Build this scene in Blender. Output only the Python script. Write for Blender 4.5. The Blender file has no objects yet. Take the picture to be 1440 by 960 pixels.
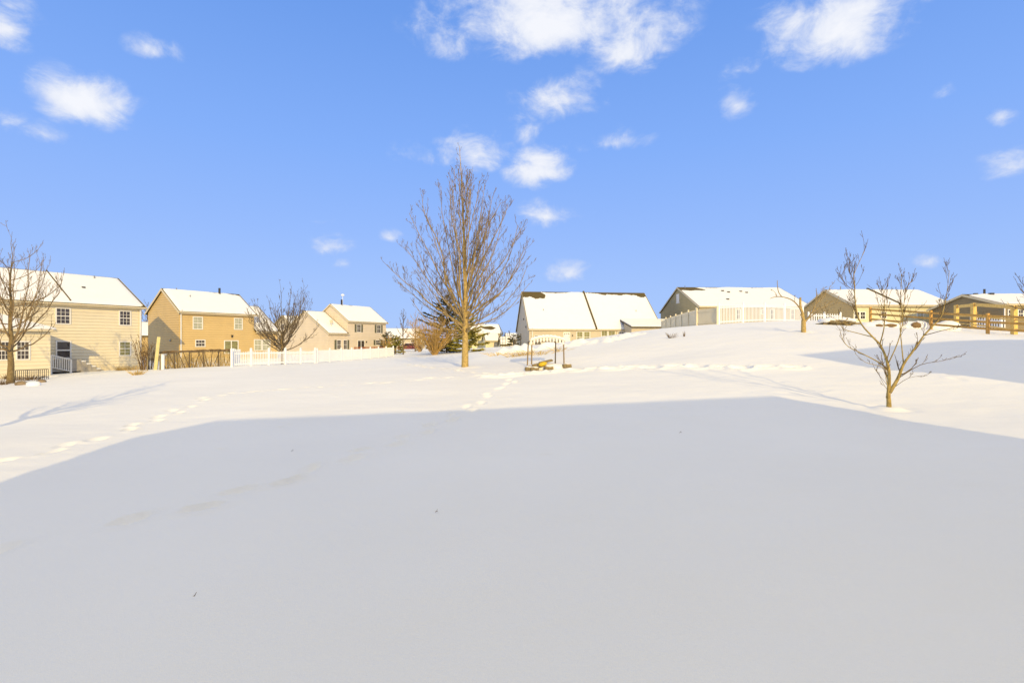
import bpy, bmesh, math, random
import numpy as np
from mathutils import Vector, Matrix, Euler

sc = bpy.context.scene
COL = sc.collection
rad = math.radians
F = 720.0                                    # focal length in photo pixels (18 mm on a 36 mm sensor)

# ------------------------------------------------------------------ camera
cam = bpy.data.cameras.new('camera'); cam.lens = 18; cam.sensor_width = 36
cam.clip_start = .05; cam.clip_end = 3000
cam_ob = bpy.data.objects.new('camera', cam); COL.objects.link(cam_ob)
cam_ob.location = (0, 0, 0); cam_ob.rotation_euler = (rad(90), 0, 0)
sc.camera = cam_ob

# ------------------------------------------------------------------ exposure, sun, sky
SUN_EL, SUN_AZ = rad(18), rad(16)            # the sun stands behind the viewer, a little to the right
EXPOSURE = 0.30
SUN_STRENGTH = 3.0
SKY_STRENGTH = 0.13
vs = sc.view_settings
vs.view_transform = 'Standard'; vs.look = 'None'; vs.gamma = 1; vs.use_curve_mapping = False
vs.exposure = EXPOSURE
sun = bpy.data.lights.new('sun', 'SUN'); sun.energy = SUN_STRENGTH; sun.angle = rad(.5); sun.color = (1, .745, .32)
sun_ob = bpy.data.objects.new('sun', sun); COL.objects.link(sun_ob)
SUN_DIR = Vector((math.sin(SUN_AZ) * math.cos(SUN_EL), -math.cos(SUN_AZ) * math.cos(SUN_EL), math.sin(SUN_EL)))
sun_ob.rotation_euler = SUN_DIR.to_track_quat('Z', 'Y').to_euler()

world = bpy.data.worlds.new('World'); sc.world = world; world.use_nodes = True
wn, wl = world.node_tree.nodes, world.node_tree.links
wn.clear()
def N(nodes, t, **kw):
    n = nodes.new(t)
    for k, v in kw.items(): setattr(n, k, v)
    return n
w_out = N(wn, 'ShaderNodeOutputWorld'); w_bg = N(wn, 'ShaderNodeBackground')
w_bg.inputs['Strength'].default_value = SKY_STRENGTH
sky = N(wn, 'ShaderNodeTexSky', sky_type='NISHITA', sun_disc=False, sun_elevation=SUN_EL,
        sun_rotation=math.pi - SUN_AZ, altitude=100, air_density=1.0, dust_density=.6, ozone_density=1.2)
KS = 1/(SKY_STRENGTH*2**EXPOSURE)             # radiance that comes out as 1.0 in the picture
SKY_TINT = (.22, .25, .33)
CLOUD_WHITE = (.95*KS, .96*KS, 1.0*KS)
CLOUD_GREY = (.62*KS, .70*KS, .90*KS)
FILL_CLOUD = (1.07*KS, .96*KS, .70*KS)
tint = N(wn, 'ShaderNodeMix', data_type='RGBA', blend_type='MULTIPLY')
tint.inputs['Factor'].default_value = 1
tint.inputs['B'].default_value = (*SKY_TINT, 1)
wl.new(sky.outputs[0], tint.inputs['A'])
# clear winter blue that pales towards the horizon, blended over the physical sky
tc = N(wn, 'ShaderNodeTexCoord')
sep = N(wn, 'ShaderNodeSeparateXYZ'); wl.new(tc.outputs['Generated'], sep.inputs[0])
ramp = N(wn, 'ShaderNodeValToRGB'); wl.new(sep.outputs['Z'], ramp.inputs[0])
RAMP = [(0, (.44, .62, 1.0)), (.10, (.40, .585, 1.0)), (.20, (.335, .53, 1.0)), (.34, (.255, .465, .98)), (.53, (.175, .37, .875)), (.8, (.12, .28, .74)), (1, (.10, .24, .66))]
for i, (p, c) in enumerate(RAMP):
    e = ramp.color_ramp.elements[0] if i == 0 else ramp.color_ramp.elements.new(p) if i < len(RAMP)-1 else ramp.color_ramp.elements[-1]
    e.position = p; e.color = (c[0]*.93, c[1]*.95, c[2]*.985, 1)
rk = N(wn, 'ShaderNodeVectorMath', operation='SCALE'); rk.inputs['Scale'].default_value = KS*1.09; wl.new(ramp.outputs[0], rk.inputs[0])
blend = N(wn, 'ShaderNodeMix', data_type='RGBA'); blend.inputs['Factor'].default_value = .88
wl.new(tint.outputs['Result'], blend.inputs['A']); wl.new(rk.outputs[0], blend.inputs['B'])
# fair weather clouds at fixed directions of the sky: column, row (photo pixels), half width, half height, density
CLOUDS = [(775, 34, 215, 66, 1.25), (890, 66, 92, 58, 1.0), (622, 58, 70, 36, .8), (1178, 44, 118, 74, 1.2),
          (118, 154, 74, 46, 1.3), (62, 190, 52, 20, .62), (216, 73, 34, 20, .7), (2, 42, 50, 44, 1.0), (10, 8, 36, 22, .8),
          (758, 244, 58, 38, 1.25), (770, 307, 54, 23, .9), (665, 220, 80, 30, .85), (590, 220, 52, 20, .62), (790, 148, 78, 40, .82), (738, 186, 34, 30, .6),
          (862, 204, 66, 20, .72), (1038, 148, 34, 26, .75), (1426, 232, 52, 30, .95), (1045, 104, 34, 20, .5),
          (470, 351, 36, 17, .66), (546, 336, 24, 12, .56), (802, 385, 42, 19, .8), (482, 374, 28, 9, .58),
          (1405, 168, 22, 16, .58), (1306, 371, 24, 14, .5), (15, 168, 32, 16, .58), (956, 44, 44, 26, .45), (1325, 133, 24, 14, .42), (440, 310, 34, 8, .42)]
warp = N(wn, 'ShaderNodeTexNoise'); warp.inputs['Scale'].default_value = 9; warp.inputs['Detail'].default_value = 3
wl.new(tc.outputs['Generated'], warp.inputs['Vector'])
wsub = N(wn, 'ShaderNodeVectorMath', operation='SUBTRACT'); wsub.inputs[1].default_value = (.5, .5, .5)
wl.new(warp.outputs['Color'], wsub.inputs[0])
wmul = N(wn, 'ShaderNodeVectorMath', operation='MULTIPLY'); wmul.inputs[1].default_value = (.04, .04, .03)
wl.new(wsub.outputs[0], wmul.inputs[0])
wadd = N(wn, 'ShaderNodeVectorMath', operation='ADD')
wl.new(tc.outputs['Generated'], wadd.inputs[0]); wl.new(wmul.outputs[0], wadd.inputs[1])
prev = None
for px, py, a, b, dens in CLOUDS:
    d = Vector(((px - 720) / F, 1, (480 - py) / F)); ln = d.length; d /= ln
    mp = N(wn, 'ShaderNodeMapping', vector_type='TEXTURE')
    mp.inputs['Location'].default_value = d
    mp.inputs['Rotation'].default_value = d.to_track_quat('Y', 'Z').to_euler()
    mp.inputs['Scale'].default_value = (a / F / ln, .5, b / F / ln)
    wl.new(wadd.outputs[0], mp.inputs['Vector'])
    le = N(wn, 'ShaderNodeVectorMath', operation='LENGTH'); wl.new(mp.outputs[0], le.inputs[0])
    base = N(wn, 'ShaderNodeSeparateXYZ'); wl.new(mp.outputs[0], base.inputs[0])
    lift = N(wn, 'ShaderNodeMath', operation='MULTIPLY_ADD'); lift.inputs[1].default_value = -.28
    wl.new(base.outputs['Z'], lift.inputs[0]); wl.new(le.outputs['Value'], lift.inputs[2])
    m = N(wn, 'ShaderNodeMath', operation='MULTIPLY_ADD'); m.inputs[1].default_value = -dens; m.inputs[2].default_value = dens
    wl.new(lift.outputs[0], m.inputs[0])
    if prev is None: prev = m
    else:
        mx = N(wn, 'ShaderNodeMath', operation='MAXIMUM')
        wl.new(prev.outputs[0], mx.inputs[0]); wl.new(m.outputs[0], mx.inputs[1]); prev = mx
# unseen warm cloud added high overhead to turn the light on shaded snow neutral
high = N(wn, 'ShaderNodeMapRange'); high.inputs['From Min'].default_value = .585; high.inputs['From Max'].default_value = .72
high.inputs['To Min'].default_value = -.05; high.inputs['To Max'].default_value = 1.5
wl.new(sep.outputs['Z'], high.inputs['Value'])
mxh = N(wn, 'ShaderNodeMath', operation='MAXIMUM'); wl.new(prev.outputs[0], mxh.inputs[0]); wl.new(high.outputs[0], mxh.inputs[1])
cmap = N(wn, 'ShaderNodeMapping'); cmap.inputs['Scale'].default_value = (1, 1, 1.5)
wl.new(tc.outputs['Generated'], cmap.inputs['Vector'])
cn = N(wn, 'ShaderNodeTexNoise'); cn.inputs['Distortion'].default_value = .35; cn.inputs['Scale'].default_value = 15; cn.inputs['Detail'].default_value = 9
cn.inputs['Roughness'].default_value = .64
wl.new(cmap.outputs[0], cn.inputs['Vector'])
nadd = N(wn, 'ShaderNodeMath', operation='MULTIPLY_ADD'); nadd.inputs[1].default_value = 1.9; nadd.inputs[2].default_value = -1.0
wl.new(cn.outputs['Fac'], nadd.inputs[0])
cs = N(wn, 'ShaderNodeMath', operation='ADD'); wl.new(mxh.outputs[0], cs.inputs[0]); wl.new(nadd.outputs[0], cs.inputs[1])
cr = N(wn, 'ShaderNodeMapRange', interpolation_type='SMOOTHSTEP')
cr.inputs['From Min'].default_value = .05; cr.inputs['From Max'].default_value = .92; cr.inputs['To Max'].default_value = .95
wl.new(cs.outputs[0], cr.inputs['Value'])
gate = N(wn, 'ShaderNodeMapRange'); gate.inputs['From Min'].default_value = .0; gate.inputs['From Max'].default_value = .22
wl.new(mxh.outputs[0], gate.inputs['Value'])
cmul = N(wn, 'ShaderNodeMath', operation='MULTIPLY'); wl.new(cr.outputs[0], cmul.inputs[0]); wl.new(gate.outputs[0], cmul.inputs[1])
ccol = N(wn, 'ShaderNodeMix', data_type='RGBA')
ccol.inputs['A'].default_value = (*CLOUD_GREY, 1); ccol.inputs['B'].default_value = (*CLOUD_WHITE, 1)
ccr = N(wn, 'ShaderNodeMapRange'); ccr.inputs['From Min'].default_value = .15; ccr.inputs['From Max'].default_value = 1.15
wl.new(cs.outputs[0], ccr.inputs['Value']); wl.new(ccr.outputs[0], ccol.inputs['Factor'])
smix = N(wn, 'ShaderNodeMix', data_type='RGBA')
wl.new(cmul.outputs[0], smix.inputs['Factor']); wl.new(blend.outputs['Result'], smix.inputs['A'])
hcol = N(wn, 'ShaderNodeMix', data_type='RGBA'); hcol.inputs['B'].default_value = (*FILL_CLOUD, 1)
hm = N(wn, 'ShaderNodeMapRange'); hm.inputs['From Min'].default_value = .6; hm.inputs['From Max'].default_value = .68
wl.new(sep.outputs['Z'], hm.inputs['Value']); wl.new(hm.outputs[0], hcol.inputs['Factor'])
wl.new(ccol.outputs['Result'], hcol.inputs['A']); wl.new(hcol.outputs['Result'], smix.inputs['B'])
wl.new(smix.outputs['Result'], w_bg.inputs['Color']); wl.new(w_bg.outputs[0], w_out.inputs[0])

# ------------------------------------------------------------------ terrain shape
def PT(px, py, Y): return Vector(((px - 720) / F * Y, Y, (480 - py) / F * Y))
CP = [tuple(PT(*a)) for a in [
 (0,683,7.1),(180,617,10.5),(290,595,12.6),(0,600,12.9),(500,585,13.4),(720,574,13.4),(900,566,13.6),(1090,558,13.8),
 (1440,615,8.5),(1250,575,12.9),(1440,528,14.2),(1127,500,20),(1440,478,26),(1250,500,19.5),
 (300,550,20),(15,537,30),(500,545,19),(655,516,25),(770,518,24.5),(900,530,19),(900,500,25),(900,475,32),(1100,517,18),
 (330,516,36),(400,512,42),(550,502,62),(580,508,40),(640,503,38),(700,497,38),(770,487,38),(850,479,39),(910,463,40),
 (945,475,30),(1130,466,27),(1011,456,43.5),(1089,452,49),(1160,450,45),(1389,469,32),(1345,460,45),(1426,473,33),(1280,461,36),
 (560,500,62),(620,495,64),(700,491,66),(790,485,66),(225,519,37),(320,515,37)]]
CP += [(-12,-8,-2.1),(0,-8,-1.95),(12,-8,-1.7),(0,4,-2.0),(-5,4,-2.05),(6,4,-1.85),(24,-4,-.9),(24,6,-.8),
 (-32,30,-2.35),(-31,43,-2.3),(-36,55,-2.0),(-32,62,-1.9),(-26,80,-1.9),(-20,88,-1.9),(-50,40,-2.4),(-40,10,-2.3),(-30,0,-2.2),
 (3,80,-.5),(23,79,-.1),(12,95,-.5),(24,65,1.75),(38,66,1.7),(30,78,2.05),(46,80,2.05),(40,60,1.6),(52,60,1.4),(50,50,.9),(62,50,.8),(60,30,.6),(50,10,.3),
 (-5,95,-1.2),(-15,110,-1.6),(20,66,1.5),(21,78,.6),
 (-110,60,-3),(-60,130,-2.5),(0,160,-1.5),(60,130,.5),(120,60,1),(110,-20,0),(-110,-20,-2.5),(0,-60,-2.2)]
def fit(P, lam=.02, s=30.0):
    P = np.array(P); n = len(P)
    d = np.hypot(P[:,None,0]-P[None,:,0], P[:,None,1]-P[None,:,1]) / s
    K = np.where(d > 0, d*d*np.log(d+1e-12), 0) + np.eye(n)*lam
    Q = np.c_[np.ones(n), P[:,0]/s, P[:,1]/s]
    w = np.linalg.solve(np.block([[K, Q], [Q.T, np.zeros((3,3))]]), np.r_[P[:,2], 0, 0, 0])
    def f(x, y):
        x = np.asarray(x, float); y = np.asarray(y, float)
        z = w[n] + w[n+1]*x/s + w[n+2]*y/s
        for i in range(n):
            d = np.hypot(x-P[i,0], y-P[i,1]) / s
            z = z + w[i]*d*d*np.log(d+1e-12)
        r = np.hypot(x, y-30); k = np.clip((r-110)/160, 0, 1); k = k*k*(3-2*k)
        return z*(1-k) + (-3.0)*k
    return f
GF = fit(CP)
def gz(x, y): return float(GF(x, y))
def hit(px, py, y0=2.0, y1=90.0):
    Y = np.linspace(y0, y1, 6000); z = GF((px-720)/F*Y, Y); ok = z >= (480-py)/F*Y; i = int(np.argmax(ok)) if ok.any() else int(np.argmax(z/Y))
    return Vector(((px-720)/F*Y[i], Y[i], z[i]))
def at(px, Y):                                # a point of the ground seen in column px at distance Y
    x = (px-720)/F*Y
    return Vector((x, Y, gz(x, Y)))

# ------------------------------------------------------------------ materials
def mat(name, col, rough=.7, var=.12, nscale=3.0, bump=0., bscale=30., spec=.3, metal=0., ncoord='Object'):
    m = bpy.data.materials.new(name); m.use_nodes = True; nt = m.node_tree; n, l = nt.nodes, nt.links
    b = n['Principled BSDF']; b.inputs['Roughness'].default_value = rough; b.inputs['Metallic'].default_value = metal
    b.inputs['Specular IOR Level'].default_value = spec
    t = n.new('ShaderNodeTexCoord')
    no = n.new('ShaderNodeTexNoise'); no.inputs['Scale'].default_value = nscale; no.inputs['Detail'].default_value = 5
    l.new(t.outputs[ncoord], no.inputs['Vector'])
    mr = n.new('ShaderNodeMapRange'); mr.inputs['From Min'].default_value = .3; mr.inputs['From Max'].default_value = .7
    mr.inputs['To Min'].default_value = 1-var; mr.inputs['To Max'].default_value = 1+var
    l.new(no.outputs['Fac'], mr.inputs['Value'])
    mx = n.new('ShaderNodeMix'); mx.data_type = 'RGBA'; mx.blend_type = 'MULTIPLY'; mx.inputs['Factor'].default_value = 1
    mx.inputs['A'].default_value = (*col, 1); l.new(mr.outputs[0], mx.inputs['B']); l.new(mx.outputs['Result'], b.inputs['Base Color'])
    if bump:
        n2 = n.new('ShaderNodeTexNoise'); n2.inputs['Scale'].default_value = bscale; n2.inputs['Detail'].default_value = 4
        l.new(t.outputs[ncoord], n2.inputs['Vector'])
        bp = n.new('ShaderNodeBump'); bp.inputs['Strength'].default_value = bump; bp.inputs['Distance'].default_value = .02
        l.new(n2.outputs['Fac'], bp.inputs['Height']); l.new(bp.outputs[0], b.inputs['Normal'])
    return m

def siding(name, col, lap=.24):
    """Vinyl lap siding: each course leans out to its lower edge, with a thin dark line under it."""
    m = mat(name, col, rough=.55, var=.05, nscale=.8, spec=.25)
    nt = m.node_tree; n, l = nt.nodes, nt.links; b = n['Principled BSDF']
    t = n.new('ShaderNodeTexCoord'); s = n.new('ShaderNodeSeparateXYZ'); l.new(t.outputs['Object'], s.inputs[0])
    dv = n.new('ShaderNodeMath'); dv.operation = 'DIVIDE'; dv.inputs[1].default_value = lap; l.new(s.outputs['Z'], dv.inputs[0])
    fr = n.new('ShaderNodeMath'); fr.operation = 'FRACT'; l.new(dv.outputs[0], fr.inputs[0])
    up_ = n.new('ShaderNodeMath'); up_.operation = 'MULTIPLY'; up_.inputs[1].default_value = 4.5; l.new(fr.outputs[0], up_.inputs[0])
    dn = n.new('ShaderNodeMath'); dn.operation = 'MULTIPLY_ADD'; dn.inputs[1].default_value = -1.286; dn.inputs[2].default_value = 1.286; l.new(fr.outputs[0], dn.inputs[0])
    iv = n.new('ShaderNodeMath'); iv.operation = 'MINIMUM'; l.new(up_.outputs[0], iv.inputs[0]); l.new(dn.outputs[0], iv.inputs[1])
    bp = n.new('ShaderNodeBump'); bp.inputs['Strength'].default_value = 1; bp.inputs['Distance'].default_value = .03
    l.new(iv.outputs[0], bp.inputs['Height']); l.new(bp.outputs[0], b.inputs['Normal'])
    return m

def shingles(name, col):
    m = mat(name, col, rough=.9, var=.3, nscale=9, bump=.4, bscale=14, spec=.15)
    return m

def bark(name, col, sc_=9):
    return mat(name, col, rough=.9, var=.3, nscale=sc_, bump=.7, bscale=28, spec=.1)

def snow_mat(name, fine=True):
    m = mat(name, (.88, .875, .865), rough=.62, var=.022, nscale=.22, spec=.25, ncoord='Object')
    nt = m.node_tree; n, l = nt.nodes, nt.links; b = n['Principled BSDF']
    t = n.new('ShaderNodeTexCoord')
    a = n.new('ShaderNodeTexNoise'); a.inputs['Scale'].default_value = 5; a.inputs['Detail'].default_value = 6
    c = n.new('ShaderNodeTexNoise'); c.inputs['Scale'].default_value = 70; c.inputs['Detail'].default_value = 3
    mp = n.new('ShaderNodeMapping'); mp.inputs['Scale'].default_value = (.6, 1.3, 1); mp.inputs['Rotation'].default_value = (0, 0, .3)
    l.new(t.outputs['Object'], mp.inputs[0]); l.new(mp.outputs[0], a.inputs['Vector']); l.new(t.outputs['Object'], c.inputs['Vector'])
    b1 = n.new('ShaderNodeBump'); b1.inputs['Strength'].default_value = .5; b1.inputs['Distance'].default_value = .02
    b2 = n.new('ShaderNodeBump'); b2.inputs['Strength'].default_value = .55; b2.inputs['Distance'].default_value = .006
    l.new(a.outputs['Fac'], b1.inputs['Height']); l.new(c.outputs['Fac'], b2.inputs['Height'])
    l.new(b1.outputs[0], b2.inputs['Normal']); l.new(b2.outputs[0], b.inputs['Normal'])
    return m

M = {}
M['snow'] = snow_mat('snow')
M['roof_snow'] = mat('roof snow', (.88, .875, .865), rough=.65, var=.015, nscale=1.2, bump=.25, bscale=3)
M['cream'] = siding('cream siding', (.76, .675, .48))
M['tan'] = siding('tan siding', (.62, .45, .20))
M['beige'] = siding('beige siding', (.70, .60, .45))
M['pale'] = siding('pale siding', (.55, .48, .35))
M['taupe_shade'] = siding('taupe siding', (.42, .345, .17))
M['brown_siding'] = siding('brown siding', (.60, .43, .18))
M['sand'] = siding('sand siding', (.40, .335, .20))
M['drab'] = siding('drab siding', (.27, .21, .115))
M['yellow_siding'] = siding('butter yellow siding', (.70, .65, .42))
M['shingle'] = shingles('olive brown shingles', (.115, .088, .038))
M['shingle_dark'] = shingles('dark shingles', (.07, .06, .045))
M['white'] = mat('white trim', (.78, .76, .70), rough=.45, var=.03)
M['cream_trim'] = mat('cream trim', (.66, .57, .38), rough=.5, var=.04)
M['vinyl'] = mat('white vinyl', (.84, .86, .88), rough=.4, var=.03, nscale=1.5)
M['tan_vinyl'] = mat('tan vinyl', (.74, .65, .45), rough=.45, var=.05, nscale=1.5)
M['glass'] = mat('window glass', (.06, .05, .045), rough=.06, var=.3, nscale=1.4, spec=.6)
M['curtain'] = mat('curtained window', (.24, .23, .10), rough=.15, var=.3, nscale=2.5, spec=.6)
M['blind'] = mat('window with blinds', (.42, .42, .30), rough=.2, var=.2, nscale=3, spec=.6)
M['shutter'] = mat('olive grey shutter', (.13, .13, .085), rough=.6, var=.1)
M['dark_metal'] = mat('dark metal', (.035, .032, .03), rough=.5, var=.2, spec=.4)
M['grey_metal'] = mat('grey metal', (.28, .28, .27), rough=.4, var=.15, metal=.6)
M['post_metal'] = mat('weathered bronze metal', (.27, .19, .09), rough=.55, var=.25, nscale=12)
M['new_wood'] = mat('new lumber', (.74, .50, .15), rough=.75, var=.18, nscale=6, bump=.3, bscale=40)
M['old_wood'] = mat('stained fence wood', (.58, .33, .085), rough=.8, var=.22, nscale=6, bump=.4, bscale=40)
M['grey_wood'] = mat('weathered wood', (.26, .20, .10), rough=.85, var=.3, nscale=8, bump=.5, bscale=30)
M['red_wood'] = mat('red cedar stain', (.36, .13, .05), rough=.7, var=.2, nscale=8)
M['bark_main'] = bark('golden grey bark', (.46, .33, .12))
M['bark_grey'] = bark('grey brown bark', (.22, .16, .075))
M['bark_twig'] = bark('twig bark', (.24, .17, .09))
M['bark_limb'] = bark('grey gold limb bark', (.33, .245, .12))
M['bark_sap_twig'] = bark('dark sapling twigs', (.17, .115, .055))
M['bark_dark'] = bark('dark bark', (.15, .115, .075))
M['bark_sap'] = bark('olive sapling bark', (.38, .28, .10))
M['osier'] = bark('golden brown osier', (.44, .29, .105))
M['straw'] = mat('dry straw', (.64, .47, .19), rough=.9, var=.3, nscale=15)
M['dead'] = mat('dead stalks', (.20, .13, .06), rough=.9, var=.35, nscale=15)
M['needle'] = mat('dark needles', (.085, .08, .03), rough=.7, var=.45, nscale=1.2)
M['needle_yellow'] = mat('yellow green needles', (.36, .32, .07), rough=.7, var=.45, nscale=1.2)
M['pale_timber'] = mat('pale timber', (.64, .55, .26), rough=.8, var=.12, nscale=5, bump=.3, bscale=30)
M['yellow'] = mat('yellow plastic', (.62, .42, .02), rough=.4, var=.1)
M['canvas'] = mat('pale canvas', (.72, .68, .58), rough=.8, var=.08, nscale=6)
M['maroon'] = mat('maroon car paint', (.16, .03, .03), rough=.25, var=.08, spec=.6)
M['rubber'] = mat('tyre rubber', (.02, .02, .02), rough=.8)
M['stone'] = mat('field stone', (.24, .18, .11), rough=.85, var=.35, nscale=5, bump=.5, bscale=12)
M['concrete'] = mat('concrete', (.36, .33, .28), rough=.85, var=.15, nscale=4)

# ------------------------------------------------------------------ mesh helpers
class MB:
    def __init__(s, T=None): s.v = []; s.f = []; s.T = T
    def add(s, vs, fs):
        o = len(s.v)
        for p in vs:
            p = s.T(*p) if s.T else p
            s.v.append((p[0], p[1], p[2]))
        s.f += [tuple(i+o for i in f) for f in fs]
    def box(s, x0, x1, y0, y1, z0, z1):
        s.add([(x0,y0,z0),(x1,y0,z0),(x1,y1,z0),(x0,y1,z0),(x0,y0,z1),(x1,y0,z1),(x1,y1,z1),(x0,y1,z1)],
              [(3,2,1,0),(4,5,6,7),(0,1,5,4),(1,2,6,5),(2,3,7,6),(3,0,4,7)])
    def bar(s, p, q, w, h, up=(0,0,1)):
        p = Vector(p); q = Vector(q); d = (q-p).normalized(); a = d.cross(Vector(up))
        if a.length < 1e-4: a = d.cross(Vector((0,1,0)))
        a.normalize(); b = a.cross(d); a *= w/2; b *= h/2
        s.add([p-a-b, p+a-b, p+a+b, p-a+b, q-a-b, q+a-b, q+a+b, q-a+b],
              [(3,2,1,0),(4,5,6,7),(0,1,5,4),(1,2,6,5),(2,3,7,6),(3,0,4,7)])
    def tube(s, pts, rs, n=5, cap=True):
        pts = [Vector(p) for p in pts]; o = len(s.v); k = len(pts)
        a = None
        for i, p in enumerate(pts):
            d = (pts[min(i+1,k-1)] - pts[max(i-1,0)])
            if d.length < 1e-9: d = Vector((0,0,1))
            d.normalize()
            if a is None: a = d.orthogonal().normalized()
            else:
                a = a - d*a.dot(d)
                a = a.normalized() if a.length > 1e-6 else d.orthogonal().normalized()
            b = d.cross(a); r = rs[i]
            for j in range(n):
                t = 2*math.pi*j/n; q = p + (a*math.cos(t) + b*math.sin(t))*r
                s.v.append((q.x, q.y, q.z))
        for i in range(k-1):
            for j in range(n):
                s.f.append((o+i*n+j, o+i*n+(j+1)%n, o+(i+1)*n+(j+1)%n, o+(i+1)*n+j))
        if cap and n > 3:
            s.f.append(tuple(o+j for j in reversed(range(n)))); s.f.append(tuple(o+(k-1)*n+j for j in range(n)))
    def ball(s, c, r, n=8, m=5, jit=0, rng=random, flat=1):
        c = Vector(c); vs = []; fs = []
        for i in range(m+1):
            ph = math.pi*i/m - math.pi/2
            for j in range(n):
                t = 2*math.pi*j/n; k = 1 + rng.uniform(-jit, jit)
                vs.append((c.x+r[0]*k*math.cos(ph)*math.cos(t), c.y+r[1]*k*math.cos(ph)*math.sin(t), c.z+r[2]*k*math.sin(ph)*flat))
        for i in range(m):
            for j in range(n): fs.append((i*n+j, i*n+(j+1)%n, (i+1)*n+(j+1)%n, (i+1)*n+j))
        s.add(vs, fs)
    def build(s, name, m, parent=None, smooth=False, fix=True, label=None):
        me = bpy.data.meshes.new(name); me.from_pydata(s.v, [], s.f); me.update()
        if fix:
            bm = bmesh.new(); bm.from_mesh(me); bmesh.ops.remove_doubles(bm, verts=bm.verts, dist=1e-5)
            bmesh.ops.recalc_face_normals(bm, faces=bm.faces); bm.to_mesh(me); bm.free()
        if smooth: me.polygons.foreach_set('use_smooth', [True]*len(me.polygons))
        me.materials.append(m)
        o = bpy.data.objects.new(name, me); COL.objects.link(o)
        if parent: o.parent = parent
        if label: o['label'] = label
        return o

def tag(o, label=None, cat=None, group=None, kind=None):
    if label: o['label'] = label
    if cat: o['category'] = cat
    if group: o['group'] = group
    if kind: o['kind'] = kind
    return o
def empty(name, loc, label, cat, group=None, rz=0):
    o = bpy.data.objects.new(name, None); COL.objects.link(o)
    o.location = loc; o.rotation_euler = (0, 0, rz); o.empty_display_size = .3
    return tag(o, label, cat, group)

# ------------------------------------------------------------------ snow covered ground
rng = np.random.default_rng(5)
def axis(knots):
    out = []
    for (a, b, st) in knots:
        n = max(1, int(round((b-a)/st))); out += list(a + (b-a)*np.arange(n)/n)
    return np.array(out + [knots[-1][1]])
gx = axis([(-900,-300,60),(-300,-120,15),(-120,-50,4),(-50,-22,.6),(-22,-14,.2),(-14,13,.075),(13,24,.2),(24,60,.6),(60,120,4),(120,300,15),(300,900,60)])
gy = axis([(-300,-60,30),(-60,-12,4),(-12,2,.6),(2,5,.15),(5,27,.075),(27,46,.2),(46,70,.6),(70,120,3),(120,300,12),(300,1200,60)])
X, Y = np.meshgrid(gx, gy)
Z = GF(X, Y)
def waves(x, y, lo, hi, n, seed, stretch=1.0):
    r = np.random.default_rng(seed); z = np.zeros_like(x)
    for _ in range(n):
        lam = lo*(hi/lo)**r.random(); t = r.random()*2*math.pi; k = 2*math.pi/lam
        z += np.sin(k*(math.cos(t)*x*stretch + math.sin(t)*y) + r.random()*6.28) * lam
    return z / (n**.5 * hi)
near = np.clip(1.2 - np.hypot(X, Y-12)/70, 0, 1)
Z += near*(.036*waves(X, Y, 1.2, 7, 22, 1, .5) + .009*waves(X, Y, .35, 1.1, 26, 2, .45))
# footprints pressed into the snow along the tracks seen in the photograph
def press(x, y, ang, ln, wd, dep):
    R = ln*1.8
    i0, i1 = np.searchsorted(gx, [x-R, x+R]); j0, j1 = np.searchsorted(gy, [y-R, y+R])
    if i1-i0 < 2 or j1-j0 < 2: return
    xs = X[j0:j1, i0:i1]-x; ys = Y[j0:j1, i0:i1]-y
    a = (xs*math.cos(ang)+ys*math.sin(ang))/ln; b = (-xs*math.sin(ang)+ys*math.cos(ang))/wd
    r2 = a*a+b*b
    Z[j0:j1, i0:i1] += -dep*np.exp(-r2**3*1.1) + dep*.35*np.exp(-((np.sqrt(r2)-1.5)/.35)**2)
def track(pix, dep, stride=.64, ln=.20, wd=.10, skip=.12, seed=0, half=.13):
    r = random.Random(seed); P = [hit(*p) for p in pix]
    d = 0; side = 1
    for a, b in zip(P, P[1:]):
        seg = (b-a).to_2d(); L = seg.length
        if L < 1e-3: continue
        u = seg/L; n = Vector((-u.y, u.x))
        while d < L:
            p = a.to_2d() + u*d + n*side*half*r.uniform(.6, 1.4)
            if r.random() > skip:
                press(p.x, p.y, math.atan2(u.y, u.x)+r.uniform(-.2,.2), ln*r.uniform(.85,1.3), wd*r.uniform(.9,1.25), dep*r.uniform(.7,1.2))
            side = -side; d += stride*r.uniform(.85, 1.15)
        d -= L
track([(2,778),(60,757),(110,746),(190,735),(250,716),(345,690),(430,668),(500,640),(565,618),(630,590),(655,577),(690,553),(712,545),(722,532)], .06, skip=.1, seed=1, ln=.24, wd=.10)
track([(20,648),(110,625),(160,610),(225,588),(290,560),(330,553),(400,547),(470,543),(540,538),(620,531),(700,526)], .065, seed=2, ln=.22, wd=.10)
track([(690,530),(740,526),(800,521),(860,519),(960,516),(1050,517),(1125,515)], .19, stride=.8, seed=3, ln=.30, wd=.19, skip=.03)
track([(560,512),(610,517),(655,522),(700,527),(735,527)], .09, seed=4, ln=.24)
track([(1220,517),(1300,520),(1360,535)], .03, seed=6)
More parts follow.
